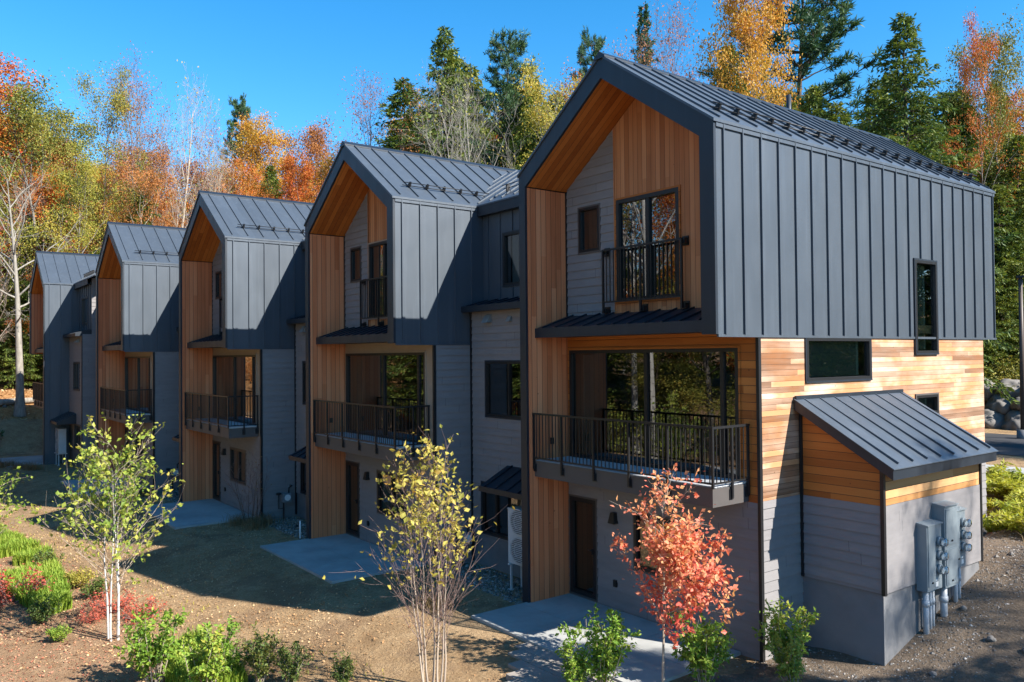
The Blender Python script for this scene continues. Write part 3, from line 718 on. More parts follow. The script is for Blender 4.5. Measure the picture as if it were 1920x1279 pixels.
LF = dict(
    orange=m_leaf('orange_leaves', [(.0, (.30, .17, .03)), (.3, (.48, .20, .03)), (.6, (.52, .13, .015)), (.9, (.40, .05, .015))], bg=True),
    gold=m_leaf('gold_leaves', [(.0, (.34, .26, .04)), (.35, (.56, .34, .05)), (.7, (.62, .30, .04)), (1, (.50, .16, .03))]),
    olive=m_leaf('olive_leaves', [(.0, (.07, .10, .018)), (.35, (.17, .18, .03)), (.7, (.30, .26, .04)), (1, (.46, .28, .05))], bg=True),
    yellow=m_leaf('yellow_green_leaves', [(.0, (.16, .20, .03)), (.4, (.33, .32, .05)), (.75, (.50, .40, .07)), (1, (.56, .34, .07))]),
    rust=m_leaf('rust_leaves', [(.0, (.20, .09, .03)), (.4, (.36, .14, .04)), (.75, (.46, .19, .05)), (1, (.40, .10, .04))], bg=True),
    pink=m_leaf('dull_rose_leaves', [(.0, (.24, .12, .08)), (.5, (.38, .18, .12)), (1, (.42, .14, .09))]),
    hemlock=m_leaf('hemlock_needles', [(.0, (.035, .075, .018)), (.4, (.09, .14, .025)), (.75, (.19, .225, .035)), (1, (.30, .28, .045))], .28),
    pine=m_leaf('pine_needles', [(.0, (.02, .06, .03)), (.5, (.05, .11, .045)), (1, (.11, .17, .05))], .2),
    birch=m_leaf('birch_leaves', [(.0, (.10, .18, .025)), (.35, (.26, .34, .05)), (.7, (.48, .47, .09)), (1, (.62, .42, .08))], .4),
    birchy=m_leaf('yellow_birch_leaves', [(.0, (.14, .17, .03)), (.35, (.34, .32, .055)), (.7, (.54, .45, .10)), (1, (.46, .24, .06))], .4),
    maple=m_leaf('red_maple_leaves', [(.0, (.46, .29, .09)), (.25, (.70, .34, .15)), (.52, (.75, .25, .155)), (.8, (.70, .12, .08)), (1, (.58, .05, .04))], .35),
    shrub=m_leaf('green_shrub_leaves', [(.0, (.06, .14, .02)), (.45, (.17, .30, .035)), (.8, (.32, .40, .055)), (1, (.42, .38, .07))], .35),
    dshrub=m_leaf('dark_shrub_leaves', [(.0, (.035, .07, .018)), (.5, (.09, .14, .03)), (1, (.22, .20, .04))], .25),
    red=m_leaf('scarlet_shrub_leaves', [(.0, (.30, .10, .05)), (.5, (.52, .13, .08)), (1, (.58, .07, .05))], .3),
    grass=m_leaf('grass_blades', [(.0, (.10, .20, .02)), (.5, (.24, .36, .04)), (1, (.42, .46, .08))], .4),
    straw=m_leaf('dry_grass_blades', [(.0, (.14, .10, .05)), (.5, (.26, .18, .09)), (1, (.36, .26, .14))], .3),
    fern=m_leaf('fern_fronds', [(.0, (.16, .24, .025)), (.5, (.38, .40, .045)), (1, (.54, .48, .07))], .4),
    litter=m_leaf('fallen_leaves', [(.0, (.22, .10, .04)), (.4, (.44, .25, .115)), (.75, (.58, .40, .22)), (1, (.66, .51, .33))], .1),
    litterr=m_leaf('red_fallen_leaves', [(.0, (.18, .055, .035)), (.4, (.38, .14, .08)), (.75, (.48, .23, .14)), (1, (.55, .35, .24))], .1),
)
def m_bark(name, c0, c1, birch=False):
    m, t = mat(name); n = N(t); P = n.pos()
    f = n.noise(P, 1, 5, .65, (9, 9, 2.0))
    c = n.ramp(f, [(.3, c0), (.7, c1)])
    if birch:
        g = n.noise(P, 1, 3, .6, (3, 3, 22)); c = n.mix(n.m('LESS_THAN', g, .36), c, (.10, .085, .075))
    n.out(c, .85, n.bump(f, .5, .02), .2); return m
BK = dict(grey=m_bark('grey_bark', (.10, .085, .07), (.26, .23, .20)), dark=m_bark('dark_bark', (.035, .026, .02), (.11, .085, .065)),
          pale=m_bark('pale_bark', (.34, .31, .27), (.56, .53, .48), True), twig=m_bark('purple_brown_twigs', (.12, .075, .065), (.26, .18, .155)),
          white=m_bark('white_birch_bark', (.42, .39, .35), (.64, .60, .55), True), tan=m_bark('tan_twigs', (.26, .20, .15), (.45, .37, .29)),
          smooth=m_bark('smooth_grey_bark', (.17, .15, .125), (.34, .31, .265)))

# ------------------------------------------------------------------ plant generator
class Tw:   # collects twigs as tubes
    def __init__(s): s.V = []; s.F = []; s.n = 0
    def add(s, pts, rad, k=5):
        P = np.asarray(pts, float); r = np.asarray(rad, float); m = len(P)
        d = np.empty_like(P); d[1:-1] = P[2:] - P[:-2]; d[0] = P[1] - P[0]; d[-1] = P[-1] - P[-2]
        d /= np.linalg.norm(d, axis=1, keepdims=True) + 1e-9
        ref = np.where(np.abs(d[:, 2:3]) < .9, [[0, 0, 1.]], [[1., 0, 0]])
        a = np.cross(d, ref); a /= np.linalg.norm(a, axis=1, keepdims=True) + 1e-9; b = np.cross(d, a)
        th = np.arange(k) * 2 * np.pi / k
        V = P[:, None] + r[:, None, None] * (np.cos(th)[None, :, None] * a[:, None] + np.sin(th)[None, :, None] * b[:, None])
        i = np.arange(m * k).reshape(m, k) + s.n
        j = np.roll(i, -1, 1)
        s.F.append(np.stack([i[:-1], j[:-1], j[1:], i[1:]], -1).reshape(-1, 4)); s.V.append(V.reshape(-1, 3)); s.n += m * k
    def mesh(s, name):
        me = bpy.data.meshes.new(name); fast_mesh(me, np.concatenate(s.V), np.concatenate(s.F), True); return me
def unit(v): return v / (np.linalg.norm(v, axis=-1, keepdims=True) + 1e-9)
def leaf_mesh(name, c, size, rs, aspect=.55, updir=.5, along=None, fold=.25, sizevar=.35, droop=0.0):
    """diamond leaves at centres c"""
    c = np.asarray(c, float); k = len(c)
    nrm = unit(rs.normal(size=(k, 3)) + np.array([0, 0, updir]))
    if along is None: d = rs.normal(size=(k, 3)) + np.array([0, 0, -droop])
    else: d = np.asarray(along, float)
    d = unit(d - nrm * (d * nrm).sum(1, keepdims=True)); s_ = np.cross(nrm, d)
    L_ = size * (1 + sizevar * rs.uniform(-1, 1, (k, 1))); W_ = L_ * aspect
    v = np.stack([c, c + d * L_ * .45 + s_ * W_ * .5 + nrm * W_ * fold, c + d * L_, c + d * L_ * .45 - s_ * W_ * .5 + nrm * W_ * fold], 1).reshape(-1, 3)
    me = bpy.data.meshes.new(name); fast_mesh(me, v, np.arange(k * 4).reshape(-1, 4)); return me
def bend(p, d, length, n, rs, wander=.15, up_=.0):
    pts = [np.array(p, float)]; d = unit(np.array(d, float))
    for i in range(n):
        d = unit(d + rs.normal(size=3) * wander + np.array([0, 0, up_])); pts.append(pts[-1] + d * length / n)
    return np.array(pts)
def at(pts, t):
    x = t * (len(pts) - 1); i = min(int(x), len(pts) - 2); f = x - i
    return pts[i] * (1 - f) + pts[i + 1] * f, unit(pts[i + 1] - pts[i])
def side_dir(d, ang, az, rs):
    ref = np.array([0, 0, 1.]) if abs(d[2]) < .9 else np.array([1., 0, 0])
    a = unit(np.cross(d, ref)); b = np.cross(d, a)
    return unit(d * math.cos(ang) + (a * math.cos(az) + b * math.sin(az)) * math.sin(ang))
def deciduous(seed, H, r0, base, spread, nlimb, leaf_n, leaf_s, sub=6, ang=(35, 65), clump=.55, bare=0, twigs=0, keep=1.0, lean=.04, droop=.2, tw_=.06):
    rs = np.random.RandomState(seed); tw = Tw()
    tr = bend((0, 0, 0), (rs.normal() * lean, rs.normal() * lean, 1), H * .93, 12, rs, tw_, .03)
    rad = r0 * (1 - np.linspace(0, 1, 13) ** .9 * .93); rad[0] *= 1.35; tw.add(tr, rad, 8)
    cc = []; az = rs.uniform(0, 6.28)
    for i in range(nlimb):
        t = base + (1 - base) * (i + rs.uniform(0, .9)) / nlimb
        p, d = at(tr, min(t, .985)); az += 2.4 + rs.normal() * .3
        f = (t - base) / (1 - base); prof = (math.sin(math.pi * min(1, .12 + .80 * f ** .8)) ** .7) * .9 + .12
        dd = side_dir(d, R(rs.uniform(*ang)) * (1.05 - .45 * f), az, rs)
        ln = spread * prof * rs.uniform(.75, 1.15); lb = bend(p, dd, ln, 6, rs, .14, .05)
        lr = max(.02, r0 * .42 * (1 - .75 * t)) * rs.uniform(.7, 1.1); tw.add(lb, np.linspace(lr, lr * .15, 7), 5)
        for j in range(sub):
            u = .25 + .75 * (j + rs.uniform(0, 1)) / sub; q, e = at(lb, min(u, .99))
            sd = side_dir(e, R(rs.uniform(25, 60)), rs.uniform(0, 6.28), rs); sl_ = ln * rs.uniform(.22, .42)
            sb = bend(q, sd, sl_, 4, rs, .18, .05); sr = max(.007, lr * .35 * (1 - .6 * u)); tw.add(sb, np.linspace(sr, sr * .25, 5), 4)
            if rs.uniform() < keep: cc += [sb[-1], sb[2] * .5 + sb[3] * .5]
            for k in range(twigs):
                q2, e2 = at(sb, rs.uniform(.3, 1)); td = side_dir(e2, R(rs.uniform(20, 55)), rs.uniform(0, 6.28), rs)
                tb = bend(q2, td, sl_ * rs.uniform(.35, .7), 3, rs, .2, .06); tw.add(tb, np.linspace(max(.005, sr * .5), .003, 4), 3)
                if rs.uniform() < keep: cc.append(tb[-1])
        if rs.uniform() < keep: cc.append(lb[-1])
    crown = None
    if leaf_n:
        cc = np.array(cc); w_ = rs.uniform(.12, 1.3, len(cc)) ** 2; w_ /= w_.sum()
        ctr = cc[rs.choice(len(cc), leaf_n, p=w_)] + np.clip(rs.normal(size=(leaf_n, 3)), -2, 2) * clump * np.array([1, 1, .75])
        crown = leaf_mesh('crown', ctr, leaf_s, rs, .6, .5, droop=droop)
    return tw.mesh('trunk'), crown
def hemlock(seed, H, R0, n_lev=46, dens=1.0, base=.06, droop=.25, tiplen=.30):
    rs = np.random.RandomState(seed); tw = Tw()
    tr = bend((0, 0, 0), (0, 0, 1), H, 10, rs, .012, .02); tw.add(tr, .018 * H * (1 - np.linspace(0, 1, 11) * .97), 7)
    cc = []; al = []; az = 0
    for i in range(n_lev):
        t = base + (1 - base) * (i / n_lev) ** .92; p, d = at(tr, min(t, .995))
        for b in range(rs.randint(4, 7)):
            az += 2.4 + rs.normal() * .5
            ln = R0 * min(1, 1.9 * (1 - t)) ** .8 * (.72 + .28 * (1 - t)) * rs.uniform(.35, 1.3) + .25
            dd = np.array([math.cos(az), math.sin(az), rs.uniform(-.05, .35)])
            br = bend(p, dd, ln, 6, rs, .10, -droop * .22); tw.add(br, np.linspace(.012 + .008 * ln, .004, 7), 3)
            k = int((18 + 42 * ln) * dens)
            for u in rs.uniform(.12, 1, k) ** .8:
                q, e = at(br, min(u, .999)); s_ = np.cross(e, [0, 0, 1.]); sg = rs.choice([-1, 1])
                off = s_ * sg * rs.uniform(0, .34) * ln * (1.1 - u) * .9 + rs.normal(size=3) * .05
                cc.append(q + off); al.append(e * .9 + s_ * sg * .6 + np.array([0, 0, -droop - rs.uniform(0, .35)]))
    cc = np.array(cc)
    return tw.mesh('trunk'), leaf_mesh('crown', cc, tiplen, rs, .36, 1.2, along=np.array(al) + rs.normal(size=cc.shape) * .15, fold=.1)
def white_pine(seed, H, R0, n_lev=24, base=.3):
    rs = np.random.RandomState(seed); tw = Tw()
    tr = bend((0, 0, 0), (0, 0, 1), H, 10, rs, .02, .02); tw.add(tr, .016 * H * (1 - np.linspace(0, 1, 11) * .95), 7)
    cc = []; al = []; az = 0
    for i in range(n_lev):
        t = base + (1 - base) * i / n_lev; p, d = at(tr, min(t, .99))
        for b in range(rs.randint(4, 7)):
            az += 2.4 + rs.normal() * .5; f = 1 - t
            ln = R0 * min(1, .25 + 1.5 * f) * rs.uniform(.45, 1.15)
            br = bend(p, (math.cos(az), math.sin(az), rs.uniform(.05, .5)), ln, 6, rs, .10, .03); tw.add(br, np.linspace(.02 + .012 * ln, .008, 7), 4)
            for j in range(int(5 + 4 * ln)):
                q, e = at(br, rs.uniform(.35, 1)); sd = side_dir(e, R(rs.uniform(15, 60)), rs.uniform(0, 6.28), rs); sd[2] = abs(sd[2]) * .6 + .1
                sb = bend(q, sd, rs.uniform(.3, .8), 2, rs, .1, .08); tw.add(sb, [.012, .008, .004], 3)
                m = 26; ce = sb[-1] + (sb[1] - sb[-1]) * rs.uniform(0, 1, (m, 1)); cc.append(ce); al.append(unit(rs.normal(size=(m, 3)) * .8 + sd + np.array([0, 0, .5])))
    cc = np.concatenate(cc)
    return tw.mesh('trunk'), leaf_mesh('crown', cc, .30, rs, .16, .3, along=np.concatenate(al), fold=.05)
def shrub_mesh(seed, H, Rr, stems, leaf_n, leaf_s, upright=.8, low=.15, tuft=.10, aspect=.55):
    rs = np.random.RandomState(seed); tw = Tw(); cc = []; al = []
    for i in range(stems):
        a = rs.uniform(0, 6.28); o = rs.uniform(0, .25) * Rr
        p = (math.cos(a) * o, math.sin(a) * o, 0); tilt = rs.uniform(.1, 1) * (Rr / H) / upright
        st = bend(p, (math.cos(a) * tilt, math.sin(a) * tilt, 1), H * rs.uniform(.6, 1.05), 6, rs, .10, .06)
        tw.add(st, np.linspace(.009 + .004 * H, .003, 7), 4)
        subs = [st]
        for j in range(4):
            q, e = at(st, rs.uniform(.3, .95)); sb = bend(q, side_dir(e, R(rs.uniform(25, 60)), rs.uniform(0, 6.28), rs), H * rs.uniform(.15, .35), 3, rs, .15, .1); tw.add(sb, np.linspace(.005, .002, 4), 3); subs.append(sb)
        for sb in subs:
            m = max(3, int(leaf_n / stems / 5))
            for u in rs.uniform(low if sb is st else .1, 1, m):
                q, e = at(sb, min(u, .999)); cc.append(q + rs.normal(size=3) * tuft * .3); al.append(side_dir(e, R(rs.uniform(40, 90)), rs.uniform(0, 6.28), rs) + np.array([0, 0, -.2]))
    return tw.mesh('stem'), leaf_mesh('foliage', cc, leaf_s, rs, aspect, .9, along=np.array(al), fold=.2)
def put(name, label, cat, meshes, mats, xy, rz=0, scale=1, group=None, parts=('trunk', 'crown'), dz=0, tilt=None):
    z = gz(*xy) + dz; e = empty(name, (xy[0], xy[1], z), rz, scale); tag(e, label, cat, group)
    if tilt: e.rotation_euler = (*tilt, rz)
    for me, mt, pn in zip(meshes, mats, parts):
        if me is None: continue
        if not me.materials: me.materials.append(mt)
        o = bpy.data.objects.new(pn, me); C.objects.link(o); o.parent = e
        if me.materials[0] != mt: o.material_slots[0].link = 'OBJECT'; o.material_slots[0].material = mt
    return e
# ------------------------------------------------------------------ the wood: prototypes, then one object per tree
PROTO = {}
PROTO['full'] = (18, deciduous(1, 18, .24, .22, 5.4, 30, 26000, .145, 6, clump=.40))
PROTO['full2'] = (17, deciduous(2, 17, .22, .18, 5.0, 28, 24000, .145, 6, (40, 75), clump=.40))
PROTO['sparse'] = (17, deciduous(3, 17, .17, .24, 4.6, 22, 13000, .125, 6, (35, 72), clump=.36, keep=.8))
PROTO['bare'] = (15, deciduous(4, 15, .16, .24, 4.2, 24, 3000, .11, 8, (30, 58), clump=.45, twigs=6))
PROTO['bare2'] = (15, deciduous(5, 15, .16, .16, 4.6, 20, 260, .13, 9, (22, 48), clump=.3, twigs=5))
PROTO['bigbare'] = (15, deciduous(6, 15, .30, .40, 4.8, 18, 90, .16, 7, (45, 80), clump=.3, twigs=4, lean=.01, tw_=.018))
PROTO['hem'] = (20, hemlock(7, 20, 4.4, 78, .62, tiplen=.27))
PROTO['hem2'] = (18, hemlock(8, 18, 4.2, 70, .62, droop=.35, tiplen=.27))
PROTO['spruce'] = (20, hemlock(9, 20, 2.9, 64, droop=.10, tiplen=.24))
PROTO['pine'] = (20, white_pine(10, 20, 4.2))
PROTO['pine2'] = (21, white_pine(11, 21, 5.0, 22, .25))
NAMES = dict(full='maple_tree', full2='maple_tree', sparse='birch_tree', bare='bare_tree', bare2='bare_tree', bigbare='bare_tree', hem='hemlock_tree', hem2='hemlock_tree', spruce='spruce_tree', pine='pine_tree', pine2='pine_tree')
TREES = [
    ('full', 'orange', 'grey', -55.80, -3.50, 21.77, 1.05, 'big orange topped maple at the far left edge of the wood', ''),
    ('full2', 'olive', 'grey', -50.76, -1.79, 20.55, 0.90, 'olive green maple with orange tips beside the big orange maple', ''),
    ('sparse', 'olive', 'dark', -51.74, 1.79, 22.99, 0.60, 'slender olive tree with a dark bent trunk behind the farthest townhouse', ''),
    ('bare', 'pink', 'twig', -56.52, 5.34, 23.38, 0.70, 'bare purple twigged tree rising above the left woods', ''),
    ('bare2', 'yellow', 'tan', -50.39, 6.81, 23.02, 0.75, 'tall bare pale birch standing against the blue sky', ''),
    ('bare', 'rust', 'grey', -53.53, 6.06, 20.09, 0.80, 'thin bare tree with a few rust leaves left of the tall bare birch', ''),
    ('bare', 'pink', 'twig', -56.77, 11.71, 19.67, 0.80, 'bare rosy twigged tree left of the lone pine top', ''),
    ('pine', 'pine', 'dark', -76.98, 21.24, 26.27, 0.62, 'lone dark green pine top in the sky gap', ''),
    ('full', 'gold', 'grey', -61.12, 19.14, 21.63, 1.00, 'golden orange oak right of the lone pine top', ''),
    ('full2', 'orange', 'grey', -57.58, 14.05, 16.34, 0.80, 'low orange maple under the lone pine top', ''),
    ('full2', 'rust', 'grey', -62.10, 24.42, 21.95, 0.90, 'rust brown oak behind the second townhouse roof', ''),
    ('full', 'orange', 'grey', -51.83, 18.27, 17.12, 0.70, 'orange maple just above the middle townhouse roof', ''),
    ('bare', 'pink', 'twig', -50.31, 23.38, 23.47, 0.80, 'bare rose twigged tree left of the tall hemlock', ''),
    ('bare', 'rust', 'twig', -43.53, 22.42, 23.46, 0.70, 'rosy brown bare tree against the tall hemlock flank', ''),
    ('hem', 'hemlock', 'dark', -38.33, 22.51, 28.62, 0.85, 'tall dense hemlock left of the bare white trees', ''),
    ('hem2', 'hemlock', 'dark', -43.47, 28.96, 27.58, 0.90, 'dark hemlock directly behind the bare white trees', ''),
    ('pine2', 'pine', 'dark', -37.21, 27.28, 28.67, 0.75, 'white pine top rising over the bare white trees', ''),
    ('hem2', 'hemlock', 'dark', -34.12, 28.13, 25.24, 0.85, 'dark hemlock right of the bare white trees', ''),
    ('bare2', 'yellow', 'smooth', -21.51, 15.13, 19.93, 1.00, 'bare white trunked tree behind the second townhouse ridge', ''),
    ('bare2', 'yellow', 'smooth', -19.72, 15.89, 17.87, 0.90, 'leaning bare white tree right beside the near gable peak', ''),
    ('bare2', 'yellow', 'smooth', -23.31, 14.49, 17.66, 0.90, 'shorter bare white tree left of its taller neighbour', ''),
    ('sparse', 'yellow', 'grey', -31.40, 28.44, 23.55, 0.80, 'light green tree between the bare white trees and the near gable', ''),
    ('full2', 'rust', 'grey', -39.71, 37.20, 27.56, 0.70, 'pale rust maple behind the near gable peak', ''),
    ('pine', 'pine', 'dark', -44.38, 44.05, 33.38, 0.60, 'round headed dark pine just left of the near gable peak', ''),
    ('spruce', 'pine', 'dark', -39.77, 46.72, 35.28, 0.75, 'pointed spruce with a narrow tip over the near roof ridge', ''),
    ('bare', 'rust', 'twig', -30.75, 39.03, 27.97, 0.80, 'bare tree with rust leaves below the pointed spruce', ''),
    ('bare', 'pink', 'twig', -32.03, 43.85, 30.05, 0.80, 'bare bluish twigged tree right of the pointed spruce', ''),
    ('hem2', 'hemlock', 'dark', -18.82, 31.71, 23.80, 0.80, 'rounded green hemlock left of the golden maple', ''),
    ('full', 'gold', 'grey', -15.74, 32.40, 25.49, 0.58, 'tall golden maple rising above the near metal roof', ''),
    ('pine2', 'pine', 'dark', -22.27, 43.39, 31.82, 1.35, 'spreading dark white pine behind the golden maple', ''),
    ('hem', 'hemlock', 'dark', -10.71, 29.30, 18.62, 0.90, 'bright green hemlock right below the golden maple', ''),
    ('hem2', 'hemlock', 'dark', -13.03, 29.57, 18.10, 0.80, 'olive hemlock under the golden maple at the roof edge', ''),
    ('hem', 'hemlock', 'dark', -6.85, 30.95, 21.81, 0.90, 'broad tall hemlock behind the rear end of the near roof', ''),
    ('sparse', 'orange', 'grey', -8.34, 42.15, 21.79, 0.38, 'thin orange red maple in the upper right corner', ''),
    ('full2', 'olive', 'grey', -7.68, 46.29, 21.97, 0.60, 'orange and green maple at the right edge of the photo', ''),
    ('hem2', 'hemlock', 'dark', -10.82, 45.55, 19.39, 1.00, 'full green hemlock right of the near metal wall', ''),
    ('hem', 'hemlock', 'dark', -10.47, 52.58, 18.65, 1.00, 'green hemlock at the right edge behind the pole', ''),
    ('hem2', 'hemlock', 'dark', -10.78, 42.39, 16.99, 1.00, 'green hemlock touching the rear corner of the near roof', ''),
    ('hem2', 'hemlock', 'dark', -15.27, 42.98, 21.25, 0.90, 'lower green hemlock left of the broad tall hemlock', ''),
    ('bigbare', 'pink', 'smooth', -44.04, -4.35, 15.64, 0.85, 'thick pale trunked bare tree at the left edge of the clearing', ''),
    ('bare2', 'pink', 'tan', -48.96, -5.84, 14.09, 0.90, 'bare tan branched tree reaching in from the left edge', ''),
    ('sparse', 'yellow', 'grey', -47.81, -1.09, 16.07, 0.80, 'yellow green sapling tree behind the thick pale trunk', ''),
    ('hem2', 'hemlock', 'dark', -63.76, -3.76, 11.27, 0.80, 'dark green young hemlock behind the thick pale trunk', ''),
    ('hem', 'hemlock', 'dark', -68.71, -0.32, 8.97, 0.70, 'shaded young hemlock deep in the left wood', ''),
    ('bare2', 'yellow', 'tan', -44.48, 4.90, 17.16, 0.80, 'bare tan tree in front of the tall bare birch', ''),
    ('sparse', 'rust', 'tan', -47.34, 2.82, 16.64, 0.80, 'thin rust brown tree above the farthest roof', ''),
    ('bare2', 'yellow', 'tan', -47.20, 7.89, 17.00, 0.80, 'bare tan stemmed tree above the fourth roof', ''),
    ('bare2', 'pink', 'tan', -42.33, -7.00, 14.60, 0.95, 'low spreading bare tan tree in front of the thick pale trunk', ''),
    ('hem', 'hemlock', 'dark', -44.69, 24.12, 25.62, 1.10, 'hemlock left of the tall dense hemlock', ''),
    ('hem2', 'hemlock', 'dark', -47.61, 30.07, 28.58, 1.10, 'hemlock just behind the tall dense hemlock', ''),
    ('hem2', 'hemlock', 'dark', -42.93, 32.98, 26.88, 1.10, 'hemlock between the white pine top and the near gable', ''),
    ('hem', 'hemlock', 'dark', -39.50, 34.24, 25.92, 1.10, 'hemlock low beside the near gable slope', ''),
    ('full2', 'olive', 'grey', -68.87, 2.43, 19.84, 1.10, 'olive maple behind the slender olive tree', ''),
    ('full', 'rust', 'grey', -70.90, 6.39, 18.39, 1.10, 'rust maple behind the purple twigged tree', ''),
    ('full2', 'rust', 'grey', -70.89, 9.74, 17.23, 1.10, 'rust oak behind the thin bare tree', ''),
    ('full2', 'rust', 'grey', -64.26, 11.88, 16.37, 1.10, 'low rust oak right of the tall bare birch', ''),
    ('full', 'olive', 'grey', -59.37, 1.88, 15.61, 1.10, 'olive maple above the farthest roof', ''),
    ('full', 'olive', 'grey', -58.60, 12.75, 14.60, 1.10, 'olive maple left of the low orange maple', ''),
    ('full', 'rust', 'grey', -54.42, 24.70, 18.62, 1.10, 'rust oak above the right end of the second roof ridge', ''),
    ('full2', 'rust', 'grey', -51.32, 25.50, 18.11, 1.10, 'low rust oak under the bare rose tree', ''),
    ('full2', 'gold', 'grey', -52.26, 20.96, 18.12, 1.10, 'golden oak right behind the second gable peak', ''),
    ('hem', 'hemlock', 'dark', -52.73, 4.01, 14.80, 1.10, 'dark hemlock low behind the fourth roof', ''),
    ('hem', 'hemlock', 'dark', -9.20, 44.41, 18.19, 1.10, 'feathery hemlock below the thin orange maple', ''),
    ('hem2', 'hemlock', 'dark', -6.96, 44.12, 15.82, 1.10, 'lower feathery hemlock at the right edge', ''),
    ('hem2', 'hemlock', 'dark', -13.44, 48.67, 19.91, 1.10, 'hemlock right of the broad tall hemlock', ''),
    ('hem', 'hemlock', 'dark', -6.86, 41.06, 13.05, 1.10, 'young hemlock above the boulder bank', ''),
    ('hem', 'hemlock', 'dark', -18.56, 45.26, 20.80, 1.10, 'hemlock left of the broad tall hemlock', ''),
    ('full', 'gold', 'grey', -85.16, -6.69, 21.20, 0.90, 'golden tree in the wooded slope behind the townhouses', 'trees of the wooded slope'),
    ('sparse', 'yellow', 'grey', -57.91, -7.22, 15.89, 0.82, 'yellow green tree in the wooded slope behind the townhouses', 'trees of the wooded slope'),
    ('full2', 'olive', 'grey', -60.77, -6.71, 13.07, 0.99, 'olive green tree in the wooded slope behind the townhouses', 'trees of the wooded slope'),
    ('full2', 'rust', 'grey', -88.34, -6.22, 24.63, 1.25, 'rust brown tree in the wooded slope behind the townhouses', 'trees of the wooded slope'),
    ('full', 'gold', 'grey', -69.19, -5.51, 20.39, 0.81, 'golden tree in the wooded slope behind the townhouses', 'trees of the wooded slope'),
    ('full', 'gold', 'grey', -62.15, -5.16, 15.05, 0.90, 'golden tree in the wooded slope behind the townhouses', 'trees of the wooded slope'),
    ('hem', 'hemlock', 'dark', -60.42, -6.07, 12.25, 0.86, 'hemlock in the wooded slope behind the townhouses', 'trees of the wooded slope'),
    ('full', 'orange', 'grey', -106.72, -1.60, 24.63, 1.25, 'orange tree in the wooded slope behind the townhouses', 'trees of the wooded slope'),
    ('full2', 'olive', 'grey', -93.27, -1.58, 20.63, 0.84, 'olive green tree in the wooded slope behind the townhouses', 'trees of the wooded slope'),
    ('hem', 'hemlock', 'dark', -61.98, -4.11, 16.38, 0.93, 'hemlock in the wooded slope behind the townhouses', 'trees of the wooded slope'),
    ('hem2', 'hemlock', 'dark', -52.35, -3.44, 11.43, 0.83, 'hemlock in the wooded slope behind the townhouses', 'trees of the wooded slope'),
    ('full2', 'rust', 'grey', -96.89, -1.09, 22.33, 1.25, 'rust brown tree in the wooded slope behind the townhouses', 'trees of the wooded slope'),
    ('full2', 'rust', 'grey', -68.18, 0.97, 18.08, 0.95, 'rust brown tree in the wooded slope behind the townhouses', 'trees of the wooded slope'),
    ('full', 'gold', 'grey', -58.82, -2.36, 10.79, 0.97, 'golden tree in the wooded slope behind the townhouses', 'trees of the wooded slope'),
    ('hem2', 'hemlock', 'dark', -53.23, -2.66, 12.43, 1.00, 'hemlock in the wooded slope behind the townhouses', 'trees of the wooded slope'),
    ('full2', 'rust', 'grey', -85.39, 2.26, 20.51, 1.25, 'rust brown tree in the wooded slope behind the townhouses', 'trees of the wooded slope'),
    ('full', 'gold', 'grey', -61.92, 2.18, 16.22, 0.88, 'golden tree in the wooded slope behind the townhouses', 'trees of the wooded slope'),
    ('full', 'orange', 'grey', -53.16, -0.23, 14.79, 0.92, 'orange tree in the wooded slope behind the townhouses', 'trees of the wooded slope'),
    ('full', 'orange', 'grey', -51.52, -0.45, 9.49, 0.93, 'orange tree in the wooded slope behind the townhouses', 'trees of the wooded slope'),
    ('full2', 'olive', 'grey', -97.55, 6.39, 18.99, 1.25, 'olive green tree in the wooded slope behind the townhouses', 'trees of the wooded slope'),
    ('full', 'orange', 'grey', -76.65, 7.32, 15.30, 0.88, 'orange tree in the wooded slope behind the townhouses', 'trees of the wooded slope'),
    ('hem', 'hemlock', 'dark', -49.22, 0.98, 10.36, 0.94, 'hemlock in the wooded slope behind the townhouses', 'trees of the wooded slope'),
    ('full2', 'olive', 'grey', -53.23, 2.71, 10.89, 0.81, 'olive green tree in the wooded slope behind the townhouses', 'trees of the wooded slope'),
    ('full2', 'olive', 'grey', -91.97, 9.95, 16.54, 1.25, 'olive green tree in the wooded slope behind the townhouses', 'trees of the wooded slope'),
    ('full2', 'olive', 'grey', -83.31, 9.97, 15.93, 0.85, 'olive green tree in the wooded slope behind the townhouses', 'trees of the wooded slope'),
    ('hem2', 'hemlock', 'dark', -51.73, 3.39, 9.48, 0.83, 'hemlock in the wooded slope behind the townhouses', 'trees of the wooded slope'),
    ('full', 'gold', 'grey', -50.56, 4.84, 7.95, 0.89, 'golden tree in the wooded slope behind the townhouses', 'trees of the wooded slope'),
    ('full2', 'olive', 'grey', -89.68, 12.36, 17.90, 1.25, 'olive green tree in the wooded slope behind the townhouses', 'trees of the wooded slope'),
    ('full', 'orange', 'grey', -59.44, 7.77, 13.11, 0.81, 'orange tree in the wooded slope behind the townhouses', 'trees of the wooded slope'),
    ('hem', 'hemlock', 'dark', -51.09, 7.34, 8.49, 0.87, 'hemlock in the wooded slope behind the townhouses', 'trees of the wooded slope'),
    ('full2', 'rust', 'grey', -51.21, 7.26, 5.67, 0.91, 'rust brown tree in the wooded slope behind the townhouses', 'trees of the wooded slope'),
    ('full2', 'rust', 'grey', -87.45, 15.72, 15.14, 1.25, 'rust brown tree in the wooded slope behind the townhouses', 'trees of the wooded slope'),
    ('full', 'orange', 'grey', -70.50, 15.91, 11.84, 0.95, 'orange tree in the wooded slope behind the townhouses', 'trees of the wooded slope'),
    ('full2', 'olive', 'grey', -56.35, 11.32, 8.58, 0.82, 'olive green tree in the wooded slope behind the townhouses', 'trees of the wooded slope'),
